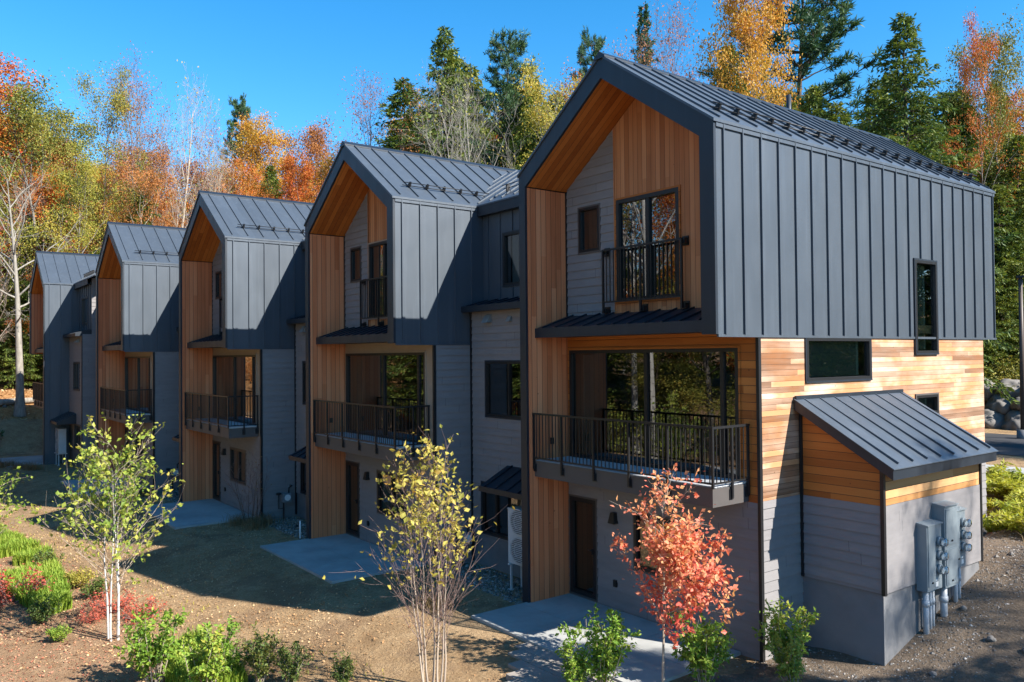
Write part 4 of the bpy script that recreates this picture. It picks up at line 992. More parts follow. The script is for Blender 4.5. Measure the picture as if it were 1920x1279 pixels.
    ('full2', 'rust', 'grey', -47.89, 7.91, 5.83, 0.92, 'rust brown tree in the wooded slope behind the townhouses', 'trees of the wooded slope'),
    ('hem2', 'hemlock', 'dark', -78.64, 16.55, 17.37, 1.25, 'hemlock in the wooded slope behind the townhouses', 'trees of the wooded slope'),
    ('full2', 'rust', 'grey', -58.02, 14.95, 14.28, 0.93, 'rust brown tree in the wooded slope behind the townhouses', 'trees of the wooded slope'),
    ('full', 'gold', 'grey', -58.48, 13.21, 7.43, 0.89, 'golden tree in the wooded slope behind the townhouses', 'trees of the wooded slope'),
    ('full2', 'rust', 'grey', -49.06, 10.35, 6.66, 0.83, 'rust brown tree in the wooded slope behind the townhouses', 'trees of the wooded slope'),
    ('sparse', 'yellow', 'grey', -83.93, 23.84, 16.54, 1.25, 'yellow green tree in the wooded slope behind the townhouses', 'trees of the wooded slope'),
    ('hem2', 'hemlock', 'dark', -58.64, 16.98, 17.60, 0.86, 'hemlock in the wooded slope behind the townhouses', 'trees of the wooded slope'),
    ('full2', 'olive', 'grey', -48.09, 12.60, 10.17, 0.97, 'olive green tree in the wooded slope behind the townhouses', 'trees of the wooded slope'),
    ('hem', 'hemlock', 'dark', -43.77, 10.89, 9.43, 0.87, 'hemlock in the wooded slope behind the townhouses', 'trees of the wooded slope'),
    ('full2', 'rust', 'grey', -75.80, 23.92, 16.29, 1.25, 'rust brown tree in the wooded slope behind the townhouses', 'trees of the wooded slope'),
    ('full', 'orange', 'grey', -67.36, 24.99, 17.92, 0.96, 'orange tree in the wooded slope behind the townhouses', 'trees of the wooded slope'),
    ('hem2', 'hemlock', 'dark', -40.95, 13.12, 11.38, 0.84, 'hemlock in the wooded slope behind the townhouses', 'trees of the wooded slope'),
    ('hem2', 'hemlock', 'dark', -43.31, 14.37, 12.28, 0.91, 'hemlock in the wooded slope behind the townhouses', 'trees of the wooded slope'),
    ('hem2', 'hemlock', 'dark', -68.72, 24.64, 18.15, 1.25, 'hemlock in the wooded slope behind the townhouses', 'trees of the wooded slope'),
    ('bare', 'pink', 'twig', -64.36, 26.11, 20.15, 0.98, 'bare tree in the wooded slope behind the townhouses', 'trees of the wooded slope'),
    ('hem', 'hemlock', 'dark', -45.16, 17.43, 13.83, 0.98, 'hemlock in the wooded slope behind the townhouses', 'trees of the wooded slope'),
    ('full2', 'rust', 'grey', -44.17, 17.33, 11.46, 0.96, 'rust brown tree in the wooded slope behind the townhouses', 'trees of the wooded slope'),
    ('full2', 'rust', 'grey', -80.42, 34.83, 21.55, 1.25, 'rust brown tree in the wooded slope behind the townhouses', 'trees of the wooded slope'),
    ('hem2', 'hemlock', 'dark', -67.48, 32.96, 20.61, 0.86, 'hemlock in the wooded slope behind the townhouses', 'trees of the wooded slope'),
    ('hem2', 'hemlock', 'dark', -50.26, 22.66, 16.45, 0.91, 'hemlock in the wooded slope behind the townhouses', 'trees of the wooded slope'),
    ('hem', 'hemlock', 'dark', -37.11, 16.00, 14.39, 0.94, 'hemlock in the wooded slope behind the townhouses', 'trees of the wooded slope'),
    ('hem2', 'hemlock', 'dark', -78.40, 37.49, 21.74, 1.25, 'hemlock in the wooded slope behind the townhouses', 'trees of the wooded slope'),
    ('bare', 'pink', 'twig', -58.81, 32.45, 22.21, 0.92, 'bare tree in the wooded slope behind the townhouses', 'trees of the wooded slope'),
    ('hem', 'hemlock', 'dark', -46.39, 24.87, 15.65, 0.91, 'hemlock in the wooded slope behind the townhouses', 'trees of the wooded slope'),
    ('full2', 'olive', 'grey', -35.55, 18.73, 12.17, 0.97, 'olive green tree in the wooded slope behind the townhouses', 'trees of the wooded slope'),
    ('hem', 'hemlock', 'dark', -69.58, 36.63, 25.64, 1.25, 'hemlock in the wooded slope behind the townhouses', 'trees of the wooded slope'),
    ('sparse', 'yellow', 'grey', -54.44, 31.02, 23.95, 0.80, 'yellow green tree in the wooded slope behind the townhouses', 'trees of the wooded slope'),
    ('hem2', 'hemlock', 'dark', -41.09, 25.26, 18.52, 0.82, 'hemlock in the wooded slope behind the townhouses', 'trees of the wooded slope'),
    ('full2', 'olive', 'grey', -30.24, 17.67, 11.91, 0.88, 'olive green tree in the wooded slope behind the townhouses', 'trees of the wooded slope'),
    ('full', 'gold', 'grey', -73.20, 44.16, 26.91, 1.25, 'golden tree in the wooded slope behind the townhouses', 'trees of the wooded slope'),
    ('hem2', 'hemlock', 'dark', -60.87, 39.20, 26.41, 0.88, 'hemlock in the wooded slope behind the townhouses', 'trees of the wooded slope'),
    ('full', 'orange', 'grey', -36.76, 22.80, 14.78, 0.83, 'orange tree in the wooded slope behind the townhouses', 'trees of the wooded slope'),
    ('full', 'orange', 'grey', -30.61, 19.82, 14.17, 0.92, 'orange tree in the wooded slope behind the townhouses', 'trees of the wooded slope'),
    ('hem2', 'hemlock', 'dark', -66.94, 45.43, 28.12, 1.25, 'hemlock in the wooded slope behind the townhouses', 'trees of the wooded slope'),
    ('hem2', 'hemlock', 'dark', -40.28, 30.91, 23.66, 0.92, 'hemlock in the wooded slope behind the townhouses', 'trees of the wooded slope'),
    ('bare', 'pink', 'twig', -43.65, 31.47, 20.61, 0.91, 'bare tree in the wooded slope behind the townhouses', 'trees of the wooded slope'),
    ('bare', 'pink', 'twig', -27.98, 19.84, 14.91, 0.92, 'bare tree in the wooded slope behind the townhouses', 'trees of the wooded slope'),
    ('hem2', 'hemlock', 'dark', -56.84, 41.24, 25.35, 1.25, 'hemlock in the wooded slope behind the townhouses', 'trees of the wooded slope'),
    ('full', 'orange', 'grey', -55.94, 44.49, 24.61, 0.88, 'orange tree in the wooded slope behind the townhouses', 'trees of the wooded slope'),
    ('full2', 'rust', 'grey', -43.10, 34.62, 15.94, 0.93, 'rust brown tree in the wooded slope behind the townhouses', 'trees of the wooded slope'),
    ('hem', 'hemlock', 'dark', -26.10, 21.43, 12.78, 0.94, 'hemlock in the wooded slope behind the townhouses', 'trees of the wooded slope'),
    ('hem', 'hemlock', 'dark', -64.82, 52.81, 26.60, 1.25, 'hemlock in the wooded slope behind the townhouses', 'trees of the wooded slope'),
    ('hem', 'hemlock', 'dark', -45.13, 42.57, 25.88, 0.92, 'hemlock in the wooded slope behind the townhouses', 'trees of the wooded slope'),
    ('hem', 'hemlock', 'dark', -34.06, 32.74, 20.03, 1.00, 'hemlock in the wooded slope behind the townhouses', 'trees of the wooded slope'),
    ('hem2', 'hemlock', 'dark', -24.74, 23.11, 15.27, 0.89, 'hemlock in the wooded slope behind the townhouses', 'trees of the wooded slope'),
    ('full2', 'rust', 'grey', -59.44, 52.99, 26.34, 1.25, 'rust brown tree in the wooded slope behind the townhouses', 'trees of the wooded slope'),
    ('full', 'orange', 'grey', -39.02, 39.54, 23.68, 0.87, 'orange tree in the wooded slope behind the townhouses', 'trees of the wooded slope'),
    ('hem', 'hemlock', 'dark', -35.18, 34.92, 20.67, 0.97, 'hemlock in the wooded slope behind the townhouses', 'trees of the wooded slope'),
    ('hem2', 'hemlock', 'dark', -31.46, 33.00, 18.10, 0.87, 'hemlock in the wooded slope behind the townhouses', 'trees of the wooded slope'),
    ('hem2', 'hemlock', 'dark', -58.50, 57.86, 31.26, 1.25, 'hemlock in the wooded slope behind the townhouses', 'trees of the wooded slope'),
    ('full2', 'olive', 'grey', -49.58, 54.52, 27.48, 0.91, 'olive green tree in the wooded slope behind the townhouses', 'trees of the wooded slope'),
    ('hem', 'hemlock', 'dark', -31.38, 34.83, 18.44, 0.87, 'hemlock in the wooded slope behind the townhouses', 'trees of the wooded slope'),
    ('full2', 'rust', 'grey', -21.60, 25.34, 13.36, 0.99, 'rust brown tree in the wooded slope behind the townhouses', 'trees of the wooded slope'),
    ('hem', 'hemlock', 'dark', -53.40, 58.59, 29.41, 1.25, 'hemlock in the wooded slope behind the townhouses', 'trees of the wooded slope'),
    ('full2', 'rust', 'grey', -38.04, 48.29, 21.66, 0.94, 'rust brown tree in the wooded slope behind the townhouses', 'trees of the wooded slope'),
    ('hem', 'hemlock', 'dark', -36.25, 44.65, 18.54, 0.88, 'hemlock in the wooded slope behind the townhouses', 'trees of the wooded slope'),
    ('full', 'orange', 'grey', -21.31, 29.92, 14.99, 0.91, 'orange tree in the wooded slope behind the townhouses', 'trees of the wooded slope'),
    ('bare', 'pink', 'twig', -55.76, 70.14, 30.34, 1.25, 'bare tree in the wooded slope behind the townhouses', 'trees of the wooded slope'),
    ('bare', 'pink', 'twig', -42.65, 58.67, 27.14, 0.95, 'bare tree in the wooded slope behind the townhouses', 'trees of the wooded slope'),
    ('hem2', 'hemlock', 'dark', -32.92, 47.59, 15.72, 0.91, 'hemlock in the wooded slope behind the townhouses', 'trees of the wooded slope'),
    ('bare', 'pink', 'twig', -22.78, 33.44, 13.58, 0.86, 'bare tree in the wooded slope behind the townhouses', 'trees of the wooded slope'),
    ('hem', 'hemlock', 'dark', -53.29, 71.11, 29.92, 1.25, 'hemlock in the wooded slope behind the townhouses', 'trees of the wooded slope'),
    ('hem2', 'hemlock', 'dark', -39.28, 60.71, 24.44, 0.92, 'hemlock in the wooded slope behind the townhouses', 'trees of the wooded slope'),
    ('hem2', 'hemlock', 'dark', -26.04, 41.10, 18.72, 0.88, 'hemlock in the wooded slope behind the townhouses', 'trees of the wooded slope'),
    ('hem', 'hemlock', 'dark', -24.30, 38.32, 9.64, 0.94, 'hemlock in the wooded slope behind the townhouses', 'trees of the wooded slope'),
    ('hem', 'hemlock', 'dark', -38.58, 61.95, 23.40, 0.96, 'hemlock in the wooded slope behind the townhouses', 'trees of the wooded slope'),
    ('hem2', 'hemlock', 'dark', -21.13, 39.76, 16.13, 0.81, 'hemlock in the wooded slope behind the townhouses', 'trees of the wooded slope'),
    ('hem', 'hemlock', 'dark', -17.72, 32.96, 10.62, 0.87, 'hemlock in the wooded slope behind the townhouses', 'trees of the wooded slope'),
    ('full2', 'rust', 'grey', -28.63, 55.37, 17.39, 0.94, 'rust brown tree in the wooded slope behind the townhouses', 'trees of the wooded slope'),
    ('hem', 'hemlock', 'dark', -24.47, 47.39, 16.92, 0.83, 'hemlock in the wooded slope behind the townhouses', 'trees of the wooded slope'),
    ('hem', 'hemlock', 'dark', -17.12, 37.95, 9.73, 0.85, 'hemlock in the wooded slope behind the townhouses', 'trees of the wooded slope'),
    ('hem2', 'hemlock', 'dark', -31.42, 63.18, 20.00, 0.86, 'hemlock in the wooded slope behind the townhouses', 'trees of the wooded slope'),
    ('hem', 'hemlock', 'dark', -25.01, 52.59, 14.23, 0.94, 'hemlock in the wooded slope behind the townhouses', 'trees of the wooded slope'),
    ('hem', 'hemlock', 'dark', -13.00, 32.56, 9.11, 0.91, 'hemlock in the wooded slope behind the townhouses', 'trees of the wooded slope'),
    ('full', 'gold', 'grey', -21.14, 52.75, 18.19, 0.93, 'golden tree in the wooded slope behind the townhouses', 'trees of the wooded slope'),
    ('hem2', 'hemlock', 'dark', -19.03, 47.07, 15.84, 0.97, 'hemlock in the wooded slope behind the townhouses', 'trees of the wooded slope'),
    ('hem2', 'hemlock', 'dark', -14.16, 40.60, 9.18, 0.89, 'hemlock in the wooded slope behind the townhouses', 'trees of the wooded slope'),
    ('hem2', 'hemlock', 'dark', -23.48, 60.85, 25.01, 0.97, 'hemlock in the wooded slope behind the townhouses', 'trees of the wooded slope'),
    ('hem', 'hemlock', 'dark', -15.80, 46.00, 16.07, 0.93, 'hemlock in the wooded slope behind the townhouses', 'trees of the wooded slope'),
    ('hem', 'hemlock', 'dark', -13.26, 41.98, 12.76, 0.91, 'hemlock in the wooded slope behind the townhouses', 'trees of the wooded slope'),
    ('hem2', 'hemlock', 'dark', -22.77, 64.59, 22.54, 0.86, 'hemlock in the wooded slope behind the townhouses', 'trees of the wooded slope'),
    ('hem2', 'hemlock', 'dark', -16.11, 54.33, 17.35, 0.87, 'hemlock in the wooded slope behind the townhouses', 'trees of the wooded slope'),
    ('hem2', 'hemlock', 'dark', -9.85, 41.12, 13.00, 0.86, 'hemlock in the wooded slope behind the townhouses', 'trees of the wooded slope'),
    ('hem', 'hemlock', 'dark', -21.14, 71.65, 21.35, 0.86, 'hemlock in the wooded slope behind the townhouses', 'trees of the wooded slope'),
    ('hem', 'hemlock', 'dark', -17.17, 63.81, 18.79, 0.95, 'hemlock in the wooded slope behind the townhouses', 'trees of the wooded slope'),
    ('hem', 'hemlock', 'dark', -8.05, 40.52, 13.61, 0.92, 'hemlock in the wooded slope behind the townhouses', 'trees of the wooded slope'),
    ('hem2', 'hemlock', 'dark', -21.09, 77.02, 24.31, 0.83, 'hemlock in the wooded slope behind the townhouses', 'trees of the wooded slope'),
    ('hem2', 'hemlock', 'dark', -10.55, 49.70, 14.39, 0.80, 'hemlock in the wooded slope behind the townhouses', 'trees of the wooded slope'),
    ('hem', 'hemlock', 'dark', -9.55, 48.70, 9.16, 0.96, 'hemlock in the wooded slope behind the townhouses', 'trees of the wooded slope'),
    ('full', 'gold', 'grey', -17.89, 74.11, 20.96, 0.82, 'golden tree in the wooded slope behind the townhouses', 'trees of the wooded slope'),
    ('hem', 'hemlock', 'dark', -13.28, 66.22, 20.22, 0.88, 'hemlock in the wooded slope behind the townhouses', 'trees of the wooded slope'),
    ('hem2', 'hemlock', 'dark', -8.07, 49.33, 12.46, 0.87, 'hemlock in the wooded slope behind the townhouses', 'trees of the wooded slope'),
    ('hem2', 'hemlock', 'dark', -13.40, 71.90, 23.44, 0.96, 'hemlock in the wooded slope behind the townhouses', 'trees of the wooded slope'),
    ('hem2', 'hemlock', 'dark', -9.91, 62.88, 15.09, 0.97, 'hemlock in the wooded slope behind the townhouses', 'trees of the wooded slope'),
    ('hem2', 'hemlock', 'dark', -8.79, 58.64, 11.43, 0.96, 'hemlock in the wooded slope behind the townhouses', 'trees of the wooded slope'),
]

rt_ = random.Random(7)
def tree(proto, lf, bk, x, y, H, wf, label, group):
    h0, ms = PROTO[proto]; s = H / h0; wx = s * wf
    if H > 24: wx = wf * (24 / h0) * 1.12
    if H < 8: wx = s * max(wf, 1)
    put(NAMES[proto], label, 'tree', ms, (BK[bk], LF[lf]), (x, y), rt_.uniform(0, 6.28), (wx, wx, s), group or None, dz=-.05)
for a in TREES: tree(*a)
# trees outside the frame: to the right (they dapple the lean-to) and across the yard (seen in the glass)
for a in [('sparse', 'gold', 'grey', 22.6, 10.9, 13.6, .8), ('bare2', 'yellow', 'grey', 21.2, 9.0, 12.6, .8), ('sparse', 'rust', 'grey', 27.0, 7.0, 14.5, .9), ('hem2', 'hemlock', 'dark', 18.6, 5.7, 12.4, .95), ('sparse', 'gold', 'grey', 19.5, 3.2, 8.6, 1.0), ('full2', 'olive', 'grey', 30, 13.5, 15.5, .9)]:
    tree(*a, 'tree standing beyond the right edge of the photo', 'trees right of the drive')
for i, a in enumerate([(-2, -21), (-8, -25), (-13, -20), (-17, -29), (-24, -23), (-30, -31), (-36, -25), (-44, -30), (-52, -24), (-60, -33), (-6, -34), (-22, -38), (5, -30), (-70, -26), (-40, -40), (12, -36), (-12, -42), (-30, -44)]):
    kk = [('bigbare', 'rust', 'pale'), ('hem', 'hemlock', 'dark'), ('full', 'orange', 'grey'), ('hem2', 'hemlock', 'dark'), ('full2', 'olive', 'grey'), ('bare2', 'yellow', 'pale')][i % 6]
    tree(*kk, *a, rt_.uniform(13, 20), 1.0, 'tree across the yard mirrored in the front windows', 'trees across the yard')
for x, y, H in ((-11.3, -13.8, 21), (-15.6, -17.2, 19)): tree('bigbare', 'rust', 'pale', x, y, H, .55, 'tree across the yard mirrored in the front windows', 'trees across the yard')
for i in range(34):
    x = rt_.uniform(-75, 2); y = rt_.uniform(-34, -16.5) - (3 if x > -6 else 0)
    if i % 5 == 4: tree('bigbare', 'rust', 'pale', x, y, rt_.uniform(13, 16), .8, 'tree across the yard mirrored in the front windows', 'trees across the yard')
    else: tree(('hem', 'full2', 'hem2')[i % 3], ('hemlock', 'orange', 'hemlock', 'hemlock', 'olive', 'hemlock')[i % 6], 'dark', x, y, rt_.uniform(8, 17), 1.2, 'tree across the yard mirrored in the front windows', 'trees across the yard')
for i in range(18):
    x = rt_.uniform(16, 52); y = rt_.uniform(34, 66); tree(('hem', 'hem2', 'full2')[i % 3], ('hemlock', 'hemlock', 'olive')[i % 3], 'dark', x, y, rt_.uniform(14, 21), 1.2, 'tree standing beyond the right edge of the photo', 'trees right of the drive')
# understory and boulders
US = [shrub_mesh(40 + i, 3.2, 2.0, 16, 2600, .14, .8, .05, .5) for i in range(3)]
ru = random.Random(21); n_us = 0
for i in range(96):
    if i >= 46: x = ru.uniform(-70, 2); y = ru.uniform(-23, -14.5)
    elif i < 26: x = ru.uniform(-72, -46.5); y = ru.uniform(-6, 14)
    else: x = ru.uniform(-14, 4); y = ru.uniform(37, 46)
    if i < 26 and y < 2 and x > -56: continue
    far_ = i >= 46
    put('understory_shrub', 'leafy understory shrub across the yard mirrored in the front windows' if far_ else 'leafy understory shrub on the forest floor at the edge of the wood', 'shrub', US[i % 3], (BK['dark'], LF[ru.choice(['dshrub', 'olive', 'hemlock', 'rust', 'olive'])]), (x, y), ru.uniform(0, 6), ru.uniform(.5, 1.1), 'shrubs across the yard' if far_ else 'understory shrubs of the wood', ('stem', 'foliage'))
def boulder_mesh(seed):
    import bmesh
    from mathutils import noise
    bm = bmesh.new(); bmesh.ops.create_icosphere(bm, subdivisions=4, radius=1)
    for v in bm.verts:
        p = v.co * 1.0; q = Vector((seed * 3.1, seed * 1.7, 0)); f = 1 + .42 * noise.noise(p * .9 + q) + .16 * noise.noise(p * 2.6 + q) + .06 * noise.noise(p * 7 + q)
        v.co = Vector((p.x * f, p.y * f * .85, p.z * f * .7))
    me = bpy.data.meshes.new('boulder'); bm.to_mesh(me); bm.free(); me.polygons.foreach_set('use_smooth', [True] * len(me.polygons)); return me
M_rock = m_conc('boulder_stone', (.20, .185, .17), 1.6)
BM = [boulder_mesh(i) for i in range(4)]
for me in BM: me.materials.append(M_rock)
rb = random.Random(4); bi = 0
for row in range(3):
    for i in range(9):
        x = -9.5 + i * 1.55 + rb.uniform(-.3, .3) + row * .4; y = 34.2 + row * .75 + rb.uniform(-.2, .2); s = rb.uniform(.65, 1.0)
        o = bpy.data.objects.new('boulder', BM[(i + row) % 4]); C.objects.link(o); o.location = (x, y, gz(x, y) + .25 + row * .85); o.scale = (s, s, s); o.rotation_euler = (rb.uniform(-.3, .3), 0, rb.uniform(0, 6))
        tag(o, 'grey boulder in the stacked retaining bank beyond the drive', 'boulder', 'boulders of the retaining bank')
for i in range(16):
    x, y = rb.uniform(-62, -44), rb.uniform(-7, 2); s = rb.uniform(.12, .35)
    o = bpy.data.objects.new('rock', BM[i % 4]); C.objects.link(o); o.location = (x, y, gz(x, y) + .3 * s); o.scale = (s, s, s); o.rotation_euler = (0, 0, rb.uniform(0, 6)); tag(o, 'small grey rock lying on the leafy slope at the left', 'rock', 'rocks on the left slope')
mb = MB(); zb = lambda x, y: gz(x, y) + .22
mb.tube([(-44.8, -6.0, zb(-44.8, -6.0)), (-45.6, -5.2, zb(-45.6, -5.2)), (-46.3, -4.2, zb(-46.3, -4.2)), (-46.9, -2.8, zb(-46.9, -2.8))], [.24, .22, .19, .15], 12)
tag(mb.build('fallen_log', BK['smooth']), 'pale fallen log lying below the thick pale trunk', 'log')
# pole beyond the drive
px, py = -1.35, 29.4; e = empty('light_pole', (px, py, gz(px, py))); tag(e, 'dark slender pole on a concrete footing at the right edge', 'pole')
b = MB(); b.lathe([(.11, .45), (.085, 7.2)], (0, 0, 0), (0, 0, 1), 12); b.build('shaft', m_plain('bronze_pole', (.07, .05, .04), .5), e)
b = MB(); b.lathe([(.26, -.3), (.26, .42)], (0, 0, 0), (0, 0, 1), 16); b.build('footing', M_found, e)
b = MB(); b.box(-.16, .16, -.16, .16, .421, .455); b.build('base_plate', M_black, e)
b = MB(); b.box(-.12, .75, -.12, .12, 7.18, 7.28); b.build('lamp_head', M_black, e, .02)

# ------------------------------------------------------------------ foreground planting
def clump_tree(seed, H, nst, stem_r, foot, flare, br0, br_len, leaf_n, leaf_s, ang=(22, 48), nb=16, twigs=3, leaf_lo=.0, tuft=.05, top_bias=0.0, wander=.05, leaf_hi=9):
    rs = np.random.RandomState(seed); tw = Tw(); tt = Tw(); L_ = []
    for i in range(nst):
        a = 6.28 * i / nst + rs.uniform(-.4, .4); p = (math.cos(a) * foot, math.sin(a) * foot, -.05); h = H * (rs.uniform(.78, 1.0) if i else 1.0)
        st = bend(p, (math.cos(a) * flare, math.sin(a) * flare, 1), h, 12, rs, wander, .05)
        tt.add(st, stem_r * ((1 - np.linspace(0, 1, 13)) ** 1.35 * .93 + .06) * rs.uniform(.75, 1.1), 7)
        az = rs.uniform(0, 6)
        for b in range(nb):
            t = br0 + (1 - br0) * (b + rs.uniform(0, .8)) / nb; q, e = at(st, min(t, .98)); az += 2.4 + rs.normal() * .4
            if b % 2 == 0: az = az * .5 + (a + rs.normal() * .6) * .5
            ln = br_len * (1 - .62 * t) * rs.uniform(.55, 1.15); br = bend(q, side_dir(e, R(rs.uniform(*ang)), az, rs), ln, 6, rs, .08, .05)
            tw.add(br, np.linspace(max(.004, stem_r * .33 * (1 - .6 * t)), .002, 7), 4); subs = [br]
            for k in range(twigs):
                q2, e2 = at(br, rs.uniform(.25, .95)); sb = bend(q2, side_dir(e2, R(rs.uniform(18, 45)), rs.uniform(0, 6.28), rs), ln * rs.uniform(.2, .5), 4, rs, .09, .06); tw.add(sb, np.linspace(.0035, .0015, 5), 3); subs.append(sb)
            for sb in subs:
                for u in (.4, .55, .7, .82, .92, 1): 
                    q3, e3 = at(sb, min(u, .999)); L_.append((*q3, *e3))
    L_ = np.array(L_); z = L_[:, 2] / H
    wt = np.clip(z - leaf_lo, .01, None) ** (.35 + top_bias); wt = wt * np.where(z < leaf_lo, .04, 1) * np.where(z > leaf_hi, .12, 1) * rs.uniform(.0, 1, len(wt)) ** 1.5; wt /= wt.sum()
    ii = rs.choice(len(L_), leaf_n, p=wt); c = L_[ii, :3] + rs.normal(size=(leaf_n, 3)) * tuft
    al = unit(L_[ii, 3:]) + rs.normal(size=(leaf_n, 3)) * .7 + np.array([0, 0, -.25])
    crown = leaf_mesh('crown', c, leaf_s, rs, .68, .55, along=al, fold=.14, sizevar=.5)
    return tt.mesh('trunk'), tw.mesh('branches'), crown
def clump(name, label, cat, ms, mats, xy, rz=0, s=1): return put(name, label, cat, ms, mats, xy, rz, s, None, ('trunk', 'branches', 'crown'))
clump('birch_tree', 'young white stemmed birch clump with light green leaves on the mulch bed at left', 'tree',
      clump_tree(101, 3.85, 4, .029, .11, .075, .27, 2.2, 2200, .088, (34, 60), 18, 5, leaf_lo=.30, tuft=.06), (BK['white'], BK['tan'], LF['birch']), (-4.35, -7.1), .6)
clump('birch_tree', 'multi stemmed young birch with yellow leaves above many bare twigs, at the front', 'tree',
      clump_tree(102, 3.95, 7, .021, .17, .10, .20, 1.75, 1250, .085, (22, 46), 20, 4, leaf_lo=.46, tuft=.05, top_bias=.3, wander=.045), (BK['tan'], BK['twig'], LF['birchy']), (2.18, -3.6), 2.0)
clump('maple_tree', 'small red and orange leaved maple in front of the nearest ground floor', 'tree',
      clump_tree(103, 3.0, 1, .036, .0, .0, .27, 1.50, 4300, .080, (42, 66), 40, 6, leaf_lo=.24, leaf_hi=.80, tuft=.07, wander=.02), (BK['tan'], BK['tan'], LF['maple']), (4.85, -.98), 0)
clump('birch_tree', 'young leafy birch cut off by the left edge of the photo', 'tree',
      clump_tree(104, 3.2, 3, .026, .12, .12, .25, 1.9, 1900, .085, (35, 60), leaf_lo=.28), (BK['white'], BK['tan'], LF['birch']), (-9.9, -9.15), 0)
SH = [shrub_mesh(60 + i, 1.2, .48, 15, 1900, .085, .9) for i in range(3)]
SD = [shrub_mesh(70 + i, .55, .5, 18, 1300, .065, .7) for i in range(3)]
SF = ('stem', 'foliage')
for i, (x, y, s, lf, lab) in enumerate([
    (-1.35, -7.05, 1.05, 'shrub', 'upright green shrub left of the grass strip in the lower left bed'),
    (-.35, -6.45, .92, 'shrub', 'bushy green shrub right of the grass strip in the lower left bed'),
    (-.65, -6.05, .78, 'shrub', 'smaller green shrub behind the bushy one in the lower left bed'),
    (-.3, -5.6, .72, 'dshrub', 'dull olive shrub right of the bushy green shrub'),
    (.2, -5.2, .58, 'dshrub', 'low olive shrub at the bottom edge right of the dull olive one'),
    (.85, -4.6, .5, 'dshrub', 'low olive shrub at the bottom edge left of the yellow birch'),
    (4.1, -2.15, .62, 'shrub', 'low green shrub at the bottom edge left of the pointed green shrub'),
    (4.35, -1.85, .98, 'shrub', 'pointed green shrub at the bottom edge beside the pavers'),
    (5.25, -.45, .98, 'shrub', 'rounded green shrub right of the red maple trunk'),
    (5.78, 1.0, .92, 'shrub', 'deep green upright shrub at the near corner of the nearest house'),
    (6.15, .55, .66, 'birch', 'yellow green low shrub in front of the deep green corner shrub')]):
    put('shrub', lab, 'shrub', SH[i % 3], (BK['tan'], LF[lf]), (x, y), i * 1.3, s, None, SF)
for i, (x, y, s, lf, lab) in enumerate([
    (-11.6, -7.3, 1.0, 'dshrub', 'dark low shrub at the upper end of the left grass strip'),
    (-9.0, -6.95, .9, 'birchy', 'yellowing low shrub between the left grass strip and the dirt'),
    (-7.7, -6.75, .85, 'dshrub', 'olive low shrub just above the scarlet shrub'),
    (-6.5, -8.05, .85, 'dshrub', 'dark low shrub on the mulch at the lower left'),
    (-4.9, -8.0, .6, 'shrub', 'small bright green shrub on the mulch left of the birch stems'),
    (-36.9, -7.6, 2.3, 'dshrub', 'dark evergreen shrub in the shade below the wooded slope'),
    (-41.0, -6.3, 2.0, 'dshrub', 'shaded shrub near the farthest patio')]):
    put('low_shrub', lab, 'shrub', SD[i % 3], (BK['dark'], LF[lf]), (x, y), i * 2.1, s, None, SF)
SR_ = [shrub_mesh(80 + i, .6, .85, 22, 900, .055, .5, .1, .2) for i in range(2)]
for i, (x, y, s, lab) in enumerate([(-6.3, -6.75, 1.0, 'scarlet low shrub behind the white birch stems'), (-5.2, -6.35, .9, 'scarlet low shrub right of the white birch stems'), (-8.6, -8.5, 1.5, 'scarlet low shrub at the left edge of the photo'), (-5.9, -7.3, .6, 'thin scarlet shrub left of the white birch stems')]):
    put('scarlet_shrub', lab, 'shrub', SR_[i % 2], (BK['twig'], LF['red']), (x, y), i * 2, s, None, SF)
# dormant twiggy shrubs beside the patios
DT = clump_tree(120, 2.2, 9, .012, .15, .22, .15, .9, 60, .05, (15, 40), 10, 3)
for x, y, s, lab in ((-11.75, -1.65, 1.0, 'bare twiggy shrub at the corner of the middle townhouse'), (-20.3, -3.0, .85, 'bare twiggy shrub at the corner of the fourth townhouse'), (-34.5, -6.6, .8, 'bare twiggy shrub near the farthest patio')):
    clump('twiggy_shrub', lab, 'shrub', DT, (BK['dark'], BK['twig'], LF['straw']), (x, y), x, s)
def blades(name, pts, hgt, wid, rs, lean=.5):
    k = len(pts); a = rs.uniform(0, 6.28, k); h = hgt * rs.uniform(.5, 1.2, (k, 1)); d = np.stack([np.cos(a), np.sin(a), np.zeros(k)], 1); s_ = np.stack([-np.sin(a), np.cos(a), np.zeros(k)], 1) * wid
    up_ = np.array([0, 0, 1.]); m = pts + up_ * h * .6 + d * h * .18 * lean; t = pts + up_ * h * (1 - .25 * lean) + d * h * .6 * lean
    v = np.stack([pts - s_, pts + s_, m + s_ * .8, m - s_ * .8, t + s_ * .12, t - s_ * .12], 1).reshape(-1, 3)
    i = np.arange(k)[:, None] * 6; q = np.concatenate([i + [0, 1, 2, 3], i + [3, 2, 4, 5]]); me = bpy.data.meshes.new(name); fast_mesh(me, v, q); return me
rs = np.random.RandomState(31)
def in_poly(px_, py_, poly):
    r = np.zeros(len(px_), bool); j = len(poly) - 1
    for i in range(len(poly)):
        xi, yi = poly[i]; xj, yj = poly[j]
        r ^= ((yi > py_) != (yj > py_)) & (px_ < (xj - xi) * (py_ - yi) / (yj - yi + 1e-12) + xi); j = i
    return r
def scatter(poly, n_):
    P = np.array(poly); x = rs.uniform(P[:, 0].min(), P[:, 0].max(), n_ * 4); y = rs.uniform(P[:, 1].min(), P[:, 1].max(), n_ * 4)
    k = in_poly(x, y, poly); x, y = x[k][:n_], y[k][:n_]; return np.stack([x, y, ground(x, y)], 1)
